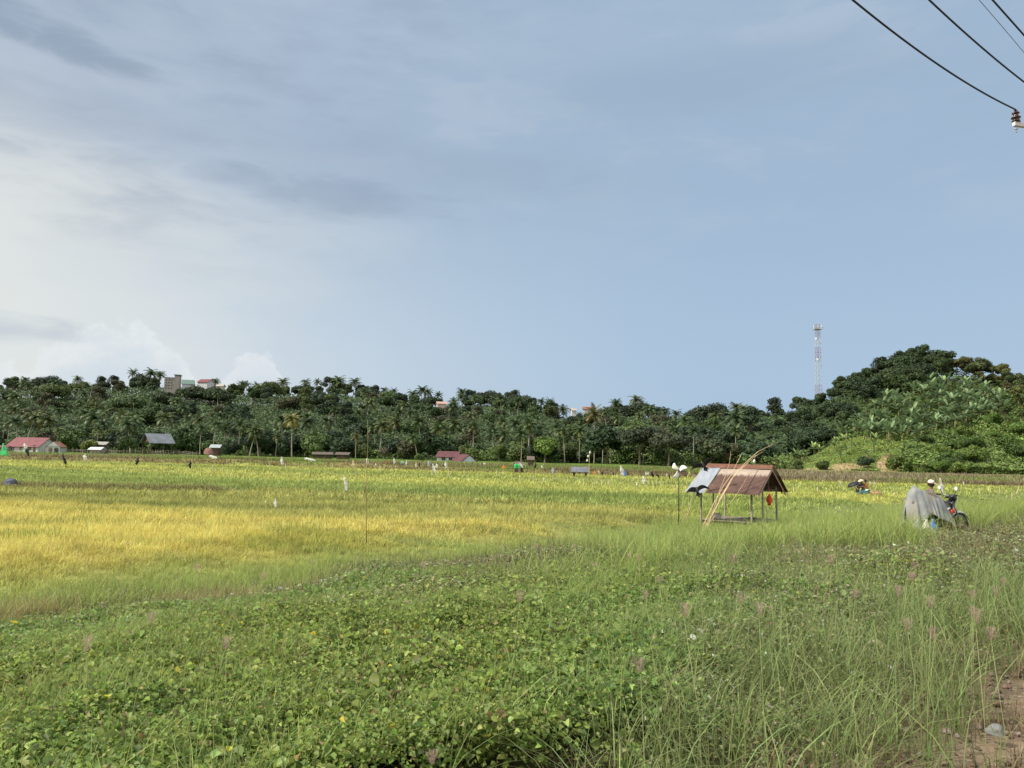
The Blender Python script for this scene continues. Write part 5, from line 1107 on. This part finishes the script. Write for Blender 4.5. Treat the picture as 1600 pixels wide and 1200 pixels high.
heap(1555, 1141, 4.35, 24, 9, M('grey_stone', (.19, .20, .195), .8, .2, 9.), 'grey stone lying on the bare reddish shoulder', 'stone', 'stone', .7)
# rows of pale stakes
st = [(163, 727), (195, 733), (266, 723), (332, 731), (348, 733), (368, 727), (387, 730), (256, 726), (405, 725), (421, 726), (475, 725), (490, 726), (446, 731), (468, 733), (519, 730), (594, 733), (618, 733), (675, 739), (701, 739), (704, 740), (726, 740), (746, 739), (776, 740), (786, 740), (806, 746), (812, 748), (833, 748), (849, 750), (912, 753), (926, 757), (932, 752), (940, 753), (951, 754), (953, 755),
      (966, 746), (990, 748), (997, 746), (1013, 754), (1020, 756), (1026, 755), (1032, 756), (1053, 760), (1057, 761), (1240, 765), (1277, 765), (1290, 771), (1335, 756), (1530, 765), (1545, 762), (1562, 763), (1590, 764)]
for k, (c, py) in enumerate(st):
    D = 2.05*1200/max(py-hor(c), 14); p = at(c, py, D); hh = rng.uniform(4, 7.5)*D/1200; o = (stake0.copy() if k else None)
    if o is None:
        b = MB(); b.tube([(0, 0, -1), (.0, 0, .5), (.05, 0, 1)], [.07, .06, .045], 5); stake0 = o = b.build('bamboo_stake', M('pale_stake', (.58, .52, .33), .7, .1, 3.), None)
    else: COL.objects.link(o)
    o.location = (p.x, D, p.z-.1); o.scale = (.55*D/70, .55*D/70, hh); o.rotation_euler = (0, rng.normal(0, .22), rng.uniform(0, 6)); side = 'left of the barn' if c < 220 else 'below the palms left of the thatched hut' if c < 520 else 'below the maroon and white houses' if c < 800 else 'between the tin shelter and the pinwheel' if c < 1100 else 'in the paddies right of the shelter'
    tag(o, 'short pale bamboo stake standing in the rice '+side, 'stake', 'pale stakes standing in the rice')
def fence(c0, c1, D, py, label, step=5.5):
    p0 = at(c0, py, D); root = empty('bamboo_fence', (p0.x, D, gz(p0.x, D)), 0, label, 'fence'); n = int((c1-c0)/step); pts = []
    for i in range(n+1):
        c = c0+(c1-c0)*i/n; x = at(c, py, D).x; y = D+1.5*math.sin(i*.7); z = gz(x, y); pts.append(Vector((x, y, z))-root.location)
        b = MB(); q = pts[-1]; b.tube([q-Vector((0, 0, .3)), q+Vector((rng.normal(0, .1), 0, rng.uniform(1.0, 1.5)))], .055, 5); b.build('post', m_wood, root)
    for h in (.35, .75, 1.05):
        b = MB(); b.tube([q+Vector((0, -.06, h+rng.normal(0, .07))) for q in pts], .03, 5); b.build('rail', m_wood, root)
fence(104, 214, 172, 706, 'weathered bamboo fence in front of the low grey shed'); fence(222, 316, 168, 707, 'grey bamboo fence in front of the open barn'); fence(2, 96, 178, 705, 'low grey fence in front of the long red roofed house')
# ------------------------------------------------------------------ people
m_skin = M('brown_skin', (.20, .105, .07), .6, .1, 8.); m_hair = M('black_hair', (.012, .010, .010), .6, .2, 20.)
def skin_mesh(name, joints, edges, mat, parent, sub=2):
    keys = list(joints); idx = {k: i for i, k in enumerate(keys)}
    me = bpy.data.meshes.new(name); me.from_pydata([joints[k][0] for k in keys], [(idx[a], idx[b]) for a, b in edges], []); me.materials.append(mat)
    o = link(name, me, parent); o.modifiers.new('skin', 'SKIN')
    for k, sv in zip(keys, me.skin_vertices[0].data):
        r = joints[k][1]; sv.radius = r if isinstance(r, tuple) else (r, r); sv.use_root = (k == keys[0])
    sb = o.modifiers.new('smooth', 'SUBSURF'); sb.levels = sb.render_levels = sub
    return o
def person(loc, rz, H, pose, shirt, trousers, label, cap=None, hat=None):
    """faces local +x. pose: lean (rad), arm (reach forward 0..1), head (turn down rad)"""
    k = H/1.7; root = empty('person', loc, RAD(rz), label, 'person'); lean = pose.get('lean', 0); arm = pose.get('arm', .3); bend = pose.get('bend', 0)
    hip = Vector((0, 0, .88*k-.18*bend)); 
    def up(x, y, z): s, c = math.sin(lean), math.cos(lean); return tuple(hip+Vector((x*c+z*s, y, -x*s+z*c))*k)
    J = {'pelvis': (tuple(hip), .115*k), 'waist': (up(0, 0, .18), .10*k), 'chest': (up(.01, 0, .38), .13*k), 'base': (up(0, 0, .52), .07*k), 'neck': (up(.02, 0, .58), .052*k), 'jaw': (up(.045, 0, .66), (.066*k, .062*k)), 'skull': (up(.03, 0, .745), (.085*k, .078*k)), 'crown': (up(.02, 0, .80), (.06*k, .055*k))}
    E_ = [('pelvis', 'waist'), ('waist', 'chest'), ('chest', 'base'), ('base', 'neck'), ('neck', 'jaw'), ('jaw', 'skull'), ('skull', 'crown')]
    for s, n in ((1, 'l'), (-1, 'r')):
        sh = Vector(up(0, s*.18, .47)); el = sh+Vector((.10+.16*arm, s*.05, -.27+.10*arm))*k; wr = el+Vector((.10+.17*arm, -s*.03, -.20+.20*arm))*k; hd = wr+(wr-el).normalized()*.07*k
        J.update({'sh'+n: (tuple(sh), .055*k), 'el'+n: (tuple(el), .040*k), 'wr'+n: (tuple(wr), .027*k), 'hd'+n: (tuple(hd), (.036*k, .020*k))}); E_ += [('base', 'sh'+n), ('sh'+n, 'el'+n), ('el'+n, 'wr'+n), ('wr'+n, 'hd'+n)]
        side = Vector((0, s, 0)); dr = (wr-el).normalized(); dn = dr.cross(side).normalized()
        for q in range(4):
            a = hd+side*(q-1.5)*.018*k; b = a+dr*(.045+.008*(1.5-abs(q-1.5)))*k+dn*.008*k; c = b+dr*.025*k+dn*.022*k
            J['f%s%d' % (n, q)] = (tuple(b), .0085*k); J['g%s%d' % (n, q)] = (tuple(c), .007*k); E_ += [('hd'+n, 'f%s%d' % (n, q)), ('f%s%d' % (n, q), 'g%s%d' % (n, q))]
        a = wr+dr*.03*k-side*.035*k; J['t'+n] = (tuple(a), .010*k); b = a+dr*.04*k-side*.008*k; J['u'+n] = (tuple(b), .008*k); E_ += [('wr'+n, 't'+n), ('t'+n, 'u'+n)]
        hp = hip+Vector((0, s*.09*k, -.04*k)); kn = Vector((.05+.12*bend, s*.11*k, .47*k-.06*bend)); an = Vector((-.02, s*.12*k, .08*k)); to = Vector((.13*k, s*.14*k, .03*k))
        J.update({'hp'+n: (tuple(hp), .088*k), 'kn'+n: (tuple(kn), .058*k), 'an'+n: (tuple(an), .038*k), 'to'+n: (tuple(to), (.04*k, .025*k))}); E_ += [('pelvis', 'hp'+n), ('hp'+n, 'kn'+n), ('kn'+n, 'an'+n), ('an'+n, 'to'+n)]
    skin_mesh('body', J, E_, m_skin, root)
    T = {a: (J[a][0], (J[a][1] if not isinstance(J[a][1], tuple) else J[a][1][0])+.016*k) for a in ('chest', 'waist', 'pelvis', 'base', 'shl', 'shr', 'ell', 'elr')}
    for n in 'lr': T['el'+n] = (tuple(Vector(J['sh'+n][0]).lerp(Vector(J['el'+n][0]), .8)), .062*k)
    T['pelvis'] = (T['pelvis'][0], .128*k); skin_mesh('shirt', T, [('chest', 'waist'), ('waist', 'pelvis'), ('chest', 'base'), ('base', 'shl'), ('base', 'shr'), ('shl', 'ell'), ('shr', 'elr')], shirt, root)
    T = {'pelvis': (J['pelvis'][0], .125*k)}
    for n in 'lr': T['hp'+n] = (J['hp'+n][0], .10*k); T['kn'+n] = (J['kn'+n][0], .074*k); T['an'+n] = (tuple(Vector(J['an'+n][0])+Vector((0, 0, .06*k))), .058*k)
    skin_mesh('trousers', T, [('pelvis', 'hpl'), ('pelvis', 'hpr'), ('hpl', 'knl'), ('hpr', 'knr'), ('knl', 'anl'), ('knr', 'anr')], trousers, root)
    hc = Vector(up(.03, 0, .745)); R2 = Matrix.Rotation(lean, 3, 'Y'); fb = MB()
    fb.lathe(hc+R2 @ Vector((.088, 0, -.03))*k, [(0, -.03*k), (.016*k, -.02*k), (.011*k, .0), (.004*k, .03*k), (0, .032*k)], 6); fb.box(hc+R2 @ Vector((.080, 0, -.075))*k, (.012*k, .045*k, .008*k), R2)
    for s in (-1, 1): fb.lathe(hc+R2 @ Vector((.0, s*.082, -.02))*k, [(0, -.03*k), (.014*k, -.015*k), (.016*k, .01*k), (0, .03*k)], 6)
    fb.build('face', m_skin, root, True); eb = MB()
    for s in (-1, 1): eb.lathe(hc+R2 @ Vector((.080, s*.032, .0))*k, [(0, -.010*k), (.011*k, -.004*k), (.011*k, .004*k), (0, .010*k)], 8)
    eb.build('eyes', m_dark, root, True)
    hb = MB(); hb.lathe(hc+R2 @ Vector((-.012, 0, -.03))*k, [(.088*k, -.045*k), (.096*k, .0), (.098*k, .05*k), (.085*k, .09*k), (.05*k, .118*k), (0, .126*k)], 14, rot=R2)
    hb.build('hair', m_hair, root, True)
    if cap:
        cb = MB(); cb.lathe(hc+R2 @ Vector((-.008, 0, .0))*k, [(.103*k, .012*k), (.106*k, .05*k), (.094*k, .095*k), (.06*k, .128*k), (.015*k, .138*k), (0, .140*k)], 16, rot=R2)
        vs = []; n = 9
        for j in range(n):
            a = -1.1+2.2*j/(n-1); c0 = Vector((.10*math.cos(a), .10*math.sin(a), .022)); c1 = Vector((.10+.085*math.cos(a), .098*math.sin(a), .004-.006*abs(j-4))); vs += [hc+R2 @ c0*k, hc+R2 @ c1*k]
        cb.add(vs, [(2*j, 2*j+2, 2*j+3, 2*j+1) for j in range(n-1)]); co = cb.build('cap', cap, root, True); md = co.modifiers.new('thickness', 'SOLIDIFY'); md.thickness = .004
    if hat:
        cb = MB(); cb.lathe(hc+R2 @ Vector((0, 0, .02))*k, [(.24*k, .0), (.13*k, .06*k), (.09*k, .09*k), (0, .16*k)], 16, rot=R2); co = cb.build('hat', hat, root, True); md = co.modifiers.new('thickness', 'SOLIDIFY'); md.thickness = .005
    return root
# man beside the covered motorcycle
MC = at(1464, 800, 20.2); MCG = gz(MC.x, 20.2)
P1 = at(1450, 757, 21.6); g1 = gz(P1.x, 21.6); person((P1.x, 21.6, g1), -12, (P1.z-g1+.04)/.965, {'lean': .10, 'arm': .6}, M('grey_shirt', (.16, .14, .13), .9, .2, 8.), M('dark_trousers', (.05, .05, .06), .9, .2, 8.),
    'man in a pale cap and dark grey shirt standing behind the tarp, facing right', cap=M('pale_cap', (.74, .60, .54), .8, .08, 10.))
def motorcycle():
    root = empty('motorcycle', (MC.x, 20.2, MCG+.02), RAD(10), 'black underbone motorcycle with white fender stripe and red panel, its rear under a grey tarp', 'motorcycle')
    def wheel(x):
        r = .285; w = MB(); w.lathe((x, 0, r), [(r-.055, -.03), (r-.02, -.042), (r, -.02), (r, .02), (r-.02, .042), (r-.055, .03), (r-.055, -.03)], 28, 'Y'); t = w.build('wheel', m_black, root, True)
        w = MB(); w.lathe((x, 0, r), [(r-.075, -.022), (r-.05, -.028), (r-.05, .028), (r-.075, .022), (r-.075, -.022)], 28, 'Y')
        for k in range(10):
            a = k*math.pi/5; w.tube([(x+.03*math.cos(a), 0, r+.03*math.sin(a)), (x+(r-.06)*math.cos(a), 0, r+(r-.06)*math.sin(a))], .007, 5)
        w.lathe((x, 0, r), [(0, -.06), (.05, -.05), (.06, 0), (.05, .05), (0, .06)], 12, 'Y'); w.build('rim', m_metal, t, True)
    wheel(.62); wheel(-.60)
    b = MB(); b.tube([(.62, -.075, .285), (.50, -.075, .66), (.44, 0, .86)], .020, 8); b.tube([(.62, .075, .285), (.50, .075, .66), (.44, 0, .86)], .020, 8); b.build('fork', m_metal, root, True)
    b = MB(); n = 10; vs = []
    for j in range(n+1):
        a = RAD(20+135*j/n); 
        for y, rr in ((-.065, .30), (0, .335), (.065, .30)): vs.append(Vector((.62+rr*math.cos(a), y, .285+rr*math.sin(a))))
    b.add(vs, [(3*j+q, 3*j+q+1, 3*j+q+4, 3*j+q+3) for j in range(n) for q in range(2)]); o = b.build('front_fender', M('white_paint', (.75, .75, .73), .3, .05, 4., spec=.5), root, True); md = o.modifiers.new('thickness', 'SOLIDIFY'); md.thickness = .006
    m_bp = M('black_paint', (.018, .018, .022), .25, .1, 3., spec=.6)
    def lshape(s):
        b = MB(); b.sheet(lambda u, v: Vector((.42-.10*v+.05*math.sin(u*3), s*(.05+.20*math.sin(math.pi*(.15+.75*v))*(.6+.4*u)), .86-.50*v-.02*u)) if False else Vector((.46-.16*v-.10*u*math.sin(math.pi*v), s*(.03+.19*u*(.6+.5*math.sin(math.pi*v))), .90-.56*v)), 6, 8)
        o = b.build('leg_shield', m_bp, root, True); md = o.modifiers.new('thickness', 'SOLIDIFY'); md.thickness = .012
    lshape(1); lshape(-1)
    b = MB(); b.sheet(lambda u, v: Vector((.33-.10*v-.03*math.sin(math.pi*u), -.235+.0*u-.02*math.sin(math.pi*v), .70-.10*u-.05*v)), 4, 4); o = b.build('side_panel', M('red_paint', (.50, .02, .02), .3, .1, 3., spec=.5), root, True); md = o.modifiers.new('thickness', 'SOLIDIFY'); md.thickness = .02
    b = MB(); b.sheet(lambda u, v: Vector((.22-.42*u, -.215-.015*math.sin(math.pi*u), .70-.30*u**1.3-.045*(v-.5))), 8, 2); o = b.build('side_stripe', MATS['white_paint'], root, True); md = o.modifiers.new('thickness', 'SOLIDIFY'); md.thickness = .008
    b = MB(); b.lathe((.47, 0, .94), [(0, -.09), (.07, -.08), (.10, -.02), (.105, .04), (.07, .09), (0, .10)], 14); b.tube([(.36, -.10, .97), (.50, -.05, 1.0), (.50, .05, 1.0), (.36, .10, .97)], .035, 8); b.build('headlight_cowl', m_bp, root, True)
    b = MB(); b.lathe((.55, 0, .93), [(0, .03), (.05, .025), (.065, 0), (.065, -.02)], 12, 'X'); b.build('headlight', M('lens', (.6, .6, .6), .1, .05), root, True)
    b = MB(); b.tube([(.30, -.33, 1.03), (.38, -.14, 1.02), (.42, 0, .98), (.38, .14, 1.02), (.30, .33, 1.03)], .013, 8); b.build('handlebar', m_metal, root, True)
    for s in (-1, 1):
        b = MB(); b.tube([(.325, s*.24, 1.027), (.285, s*.37, 1.03)], .020, 8); b.tube([(.36, s*.20, 1.02), (.38, s*.32, 1.035)], .008, 6); b.build('grip', m_black, root, True)
        b = MB(); b.tube([(.345, s*.20, 1.03), (.36, s*.25, 1.10), (.35, s*.29, 1.17)], .007, 6); b.lathe((.345, s*.30, 1.20), [(0, -.012), (.045, -.012), (.060, 0), (.045, .014), (0, .016)], 14, 'X'); mo = b.build('mirror', m_black, root, True)
        b = MB(); b.lathe((.331, s*.30, 1.20), [(0, -.004), (.05, -.003), (.052, .0)], 16, 'X'); b.build('mirror_glass', M('painted_sky_glass', (.85, .87, .88), .35, .02, 3., spec=.6), mo, True)  # reflected sky is painted in as a near white base colour
    b = MB(); b.sheet(lambda u, v: Vector((.12-.80*u, (v-.5)*.26*(1-.25*u), .77+.05*math.sin(u*3)-.06*(2*v-1)**2)), 10, 6); o = b.build('seat', m_black, root, True); md = o.modifiers.new('thickness', 'SOLIDIFY'); md.thickness = .06
    b = MB(); b.tube([(.42, 0, .80), (.30, 0, .48), (.05, 0, .42), (-.25, 0, .62), (-.70, 0, .70)], [.05, .06, .06, .05, .04], 8); b.build('frame', m_bp, root, True)
    b = MB(); b.lathe((.10, 0, .32), [(0, -.14), (.09, -.13), (.12, -.05), (.12, .05), (.09, .13), (0, .14)], 14, 'Y'); b.box((.24, 0, .36), (.20, .13, .12)); b.build('engine', m_metal, root, True)
    b = MB(); b.tube([(.16, -.10, .26), (-.2, -.15, .22), (-.62, -.16, .30)], [.02, .03, .05], 10); b.build('exhaust', m_metal, root, True)
    b = MB(); b.sheet(lambda u, v: Vector((-.60+.32*math.cos(RAD(40+120*u)), (v-.5)*.15, .285+.32*math.sin(RAD(40+120*u)))), 8, 2); o = b.build('rear_fender', m_bp, root, True); md = o.modifiers.new('thickness', 'SOLIDIFY'); md.thickness = .008
motorcycle()
def in_bike(v): return Matrix.Translation((MC.x, 20.2, MCG+.02)) @ Matrix.Rotation(RAD(10), 4, 'Z') @ Vector(v)
def tarp():
    m, g = new_mat('worn_tarp'); tc = g.n('ShaderNodeTexCoord').outputs['Object']; n = g.noise(tc, 4., 6, .65); z = g.sep(tc)[2]; n2 = g.noise(tc, 2., 3, .5)
    c = g.mix(g.ss(n, .3, .7), (.21, .225, .225), (.34, .355, .345)); c = g.mix(g.ss(n2, .5, .62), c, (.31, .29, .25)); finish(g, c, .65, .15, .3, n, .2)
    ux = [-.92, -.80, -.66, -.50, -.30, -.10, .05, .20, .34]; zt = [.70, 1.05, 1.27, 1.16, 1.10, 1.07, 1.00, .78, .50]; zb = [.22, .12, .30, .52, .56, .50, .36, .20, .12]
    b = MB(); nu, nv = 60, 44
    def f(u, v):
        x = -.92+1.26*u; t = np.interp(x, ux, zt); bo = np.interp(x, ux, zb)+.05*math.sin(x*9)
        s = (v-.5)*2; a = abs(s); top = t-.10*a**2*(a < .35); k = max(0, (a-.22)/.78); pk = .6*math.exp(-((x+.66)/.08)**2)
        y = s*.12/.22*(1-.75*pk) if a < .22 else math.copysign(.12*(1-.75*pk)+.20*k**.7*(.75+.35*t), s)
        y *= .12+.88*min(1, max(0, (x+.92)/.22))**.6
        fold = .045*math.sin(x*17+s*2)*k+.028*math.sin(x*31+1)*k; zz = t-.05*min(1, a/.22)**2-(t-bo)*k**1.05*.97
        return Vector((x+.06*k*math.sin(x*11)-.03*k, y+math.copysign(fold, s) if a > .01 else y, zz))
    b.sheet(f, nu, nv); o = b.build('tarp', m, None, True); o.location = in_bike((0, 0, 0)); o.rotation_euler = (0, 0, RAD(10)); md = o.modifiers.new('thickness', 'SOLIDIFY'); md.thickness = .004
    tag(o, 'worn grey tarp draped in a peak over the rear of the motorcycle', 'tarp')
    b = MB(); b.tube([in_bike((-.66, 0, .75)), in_bike((-.66, 0, 1.24))], .02, 6); b.box(in_bike((-.55, 0, .84)), (.5, .42, .05)); b.box(in_bike((-.3, 0, .98)), (.34, .3, .22)); tag(b.build('cargo_rack', m_wood, None), 'wooden load rack under the tarp, holding up its peak', 'rack')
    for k, (v, colr, s, lb) in enumerate((((-.96, -.50, 0), 'grey', .20, 'pale lavender grey sack at the left foot of the tarp'), ((-.62, -.62, 0), 'blue', .15, 'blue plastic sack in the grass under the tarp'), ((-.80, -.60, 0), 'white', .16, 'white plastic sack between the lavender and the blue sack'))):
        p = in_bike(v); p.z = gz(p.x, p.y); b = MB(); b.lathe((0, 0, 0), [(s*.8, -.05), (s, .04), (s*1.05, .16), (s*.85, .28), (s*.45, .36), (s*.15, .40), (s*.2, .44), (0, .45)], 14)
        for i, q in enumerate(b.V): w = 1+.15*math.sin(i*1.9)+.08*math.sin(i*.6); b.V[i] = (q[0]*w, q[1]*w*.8, q[2]*(1+.08*math.sin(i)))
        o = b.build('sack', bagmat(colr), None, True); o.location = p; tag(o, lb, 'sack')
    b = MB(); 
    for k in range(26):
        a = in_bike((rng.uniform(-.62, .2), rng.uniform(-.62, -.42), 0)); a.z = gz(a.x, a.y)+rng.uniform(.02, .25); q = rng.uniform(-.7, .7); b.tube([a, a+Vector((.25*math.cos(q), .25*math.sin(q)*.4, rng.uniform(-.05, .30)))], .010, 5)
    tag(b.build('firewood', m_dwood, None), 'dark cut branches heaped under the edge of the tarp', 'firewood')
tarp()
# workers and threshing machine far out in the rice
def threshing():
    D = 56
    for c, py, rz, H, pose, sh, tr, lb, kw in ((1339.5, 755.5, -20, 1.6, {'lean': .35, 'arm': .8}, m_black, M('dark_trousers'), 'farm worker in black at the left end of the threshing machine', {}),
        (1349.5, 755, 200, 1.6, {'lean': .3, 'arm': .9}, M('navy_shirt', (.02, .025, .04), .9), M('dark_trousers'), 'farm worker in dark clothes and pale hat in the middle of the threshing group', {'hat': M('straw_hat', (.6, .52, .36), .8)}),
        (1356, 756, 150, 1.62, {'lean': .2, 'arm': .7}, M('orange_shirt', (.62, .28, .09), .9, .15, 8.), m_black, 'farm worker in an orange shirt and black trousers right of the threshing machine', {})):
        p = at(c, py, D); g0 = gz(p.x, D); person((p.x, D, g0), rz, 1.62, pose, sh, tr, lb, **kw)
    p = at(1346, 770, D-1.0); g0 = gz(p.x, D-1); root = empty('threshing_machine', (p.x, D-1, g0-.02), RAD(-8), 'small green and blue threshing machine with a white wheel in the rice', 'threshing machine')
    b = MB(); b.box((0, 0, .42), (.62, .45, .26)); b.slab([(-.375, -.25, .6), (.375, -.25, .6), (.25, -.2, .82), (-.2, -.2, .82)], -.4); b.build('body', M('teal_paint', (.05, .13, .14), .5, .15, 4.), root, bevel=.02)
    b = MB(); b.slab([(.1, -.26, .78), (.42, -.3, .98), (.42, .25, .98), (.1, .2, .78)], .03); b.build('feed_tray', M('pale_green_paint', (.45, .68, .50), .5, .1, 4.), root)
    for x, r, mt in ((-.52, .26, m_white), (.40, .17, m_dark)):
        b = MB(); b.lathe((x, -.30, .26), [(0, -.03), (r*.3, -.04), (r*.8, -.02), (r, -.03), (r, .03), (0, .03)], 18, 'Y'); b.build('wheel', mt, root, True)
    for sx in (-.3, .3):
        b = MB(); b.tube([(sx, -.2, .28), (sx, -.2, -.35)], .03, 6); b.tube([(sx, .2, .28), (sx, .2, -.35)], .03, 6); b.build('leg', m_dark, root)
    b = MB(); b.tube([(.15, .1, .8), (.15, .1, 1.02), (.22, .1, 1.08)], .03, 8); b.build('exhaust', m_dark, root)
    p = at(1333, 754, D+.5); q = gz(p.x, D+.5); root = empty('umbrella', (p.x, D+.5, q), 0, 'black umbrella tilted to the left over the threshing workers', 'umbrella'); z = p.z-q; R2 = Matrix.Rotation(RAD(-24), 3, 'Y')
    b = MB(); b.lathe((0, 0, z-.1), [(.46, -.10), (.44, -.02), (.32, .08), (.15, .13), (0, .15)], 16, rot=R2); o = b.build('canopy', m_black, root); md = o.modifiers.new('thickness', 'SOLIDIFY'); md.thickness = .006
    b = MB(); b.tube([(.35, 0, -.2), (.3, 0, z*.5), (0, 0, z+.08)], .018, 6); b.build('shaft', m_metal, root)
threshing()

# ------------------------------------------------------------------ feathery grass heads
def feather_grass():
    protos = []
    for v in range(4):
        root = empty('plume_grass', (0, 0, 0)); H = 1.0; bx = .10*(v-1.5); b = MB(); b.tube([(0, 0, -.1), (bx*.3, 0, .5), (bx, .02, H)], [.0018, .0014, .0010], 5); b.build('stem', M('grass_stem', (.22, .26, .10), .7, .2, 4.), root, True)
        n = 300; k = rng.integers(0, 12, n); a = k*2*math.pi/12; sp = .10+.30*(k % 3)/2; t = rng.random(n)**.8; L = .085
        base = np.stack([bx+np.cos(a)*sp*t*L, .02+np.sin(a)*sp*t*L, H+t*L*np.cos(sp)], -1)
        V, Q, T, C = blades(base, rng.uniform(.010, .024, n), np.full(n, .0011), a+rng.normal(0, .9, n), rng.uniform(.6, 2.2, n), jit((.46, .31, .26), n, .05, .2), jit((.60, .45, .38), n, .05, .2), 2)
        link('seed_head', np_mesh('seed_head', V, [Q, T], m_leaf, C), root); protos.append(root)
    place = [(211, 852, 'above the left end of the brown grass belt'), (485, 883, 'standing highest over the left part of the green vines'), (317, 896, 'left one of the pair in front of the brown grass belt'), (395, 904, 'right one of the pair in front of the brown grass belt'), (207, 986, 'small and faint low over the vines on the left'), (361, 1018, 'leaning, in the middle of the vines on the left'), (151, 1016, 'small and pale near the left edge of the vines'),
        (848, 857, 'in front of the dull bush in the centre'), (924, 885, 'pale and narrow, left of the largest pink one'), (1006, 879, 'largest and pinkest, on a long green stem'), (1041, 914, 'just right below the largest pink one'), (1043, 945, 'spiky and pale, lowest of the three near the largest pink one'), (1015, 1070, 'low, in front of the dark gap in the weeds'), (660, 1190, 'cut by the bottom edge of the photo'), (798, 940, 'small, in the centre of the vines'),
        (1528, 925, 'pinkest one near the right edge'), (1517, 944, 'just below the pinkest one near the right edge'), (1443, 953, 'pale and open, in the brownish weeds on the right'), (1437, 989, 'below the pale open one in the brownish weeds'), (1534, 986, 'round and pinkish above the bare shoulder'), (1597, 921, 'cut by the right edge of the photo'), (1455, 803, 'faint, just below the sacks of the motorcycle'), (970, 771, 'upper one of two over the green rice left of the pinwheel'), (976, 788, 'lower one of two over the green rice left of the pinwheel'),
        (786, 832, 'in front of the golden rice in the centre'), (520, 828, 'left of the foot of the tall bamboo pole'), (639, 828, 'right of the foot of the tall bamboo pole'), (1323, 802, 'over the bright grass right of the shelter'), (1395, 908, 'among the bushy weeds in the right half'), (1290, 884, 'left of the bushy weeds in the right half')]
    extra = [(rng.uniform(1080, 1600), rng.uniform(860, 1010), None) for _ in range(12)]+[(rng.uniform(520, 1000), rng.uniform(845, 900), None) for _ in range(6)]
    for i, (c, py, lb) in enumerate(place+extra):
        D = 3.
        while D < 30:
            p = at(c, py, D); hgt = p.z-gz(p.x, D)
            if hgt < .62+.25*((i*7) % 5)/4: break
            D *= 1.01
        src = protos[i % 4]; o = copy_tree(src) if i >= 4 else src; g0 = gz(p.x, D); s = max(.3, (p.z-g0)); o.location = (p.x, D, g0); hs = rng.uniform(.62, .86); o.scale = (1, 1, s); o.rotation_euler = (0, 0, rng.uniform(0, 6.28))
        for ch in o.children:
            if ch.name.startswith('seed_head'): ch.scale = (hs*1.1*max(1, D/9), hs*1.1*max(1, D/9), 1/s*hs); ch.location = (-.1*(hs*1.1*max(1, D/9)-1)*((i % 4)-1.5), 0, 1-hs/s)
        if lb: tag(o, 'pink feathery grass head, '+lb, 'grass', None, 'thing')
        else: tag(o, 'thin faint pink grass head scattered over the %s weeds' % ('far right' if c > 1440 else 'bushy right hand' if c > 1250 else 'middle right' if c > 1050 else 'central' if c > 760 else 'left central'), 'grass', 'faint pink grass heads over the weeds', 'thing')
feather_grass()
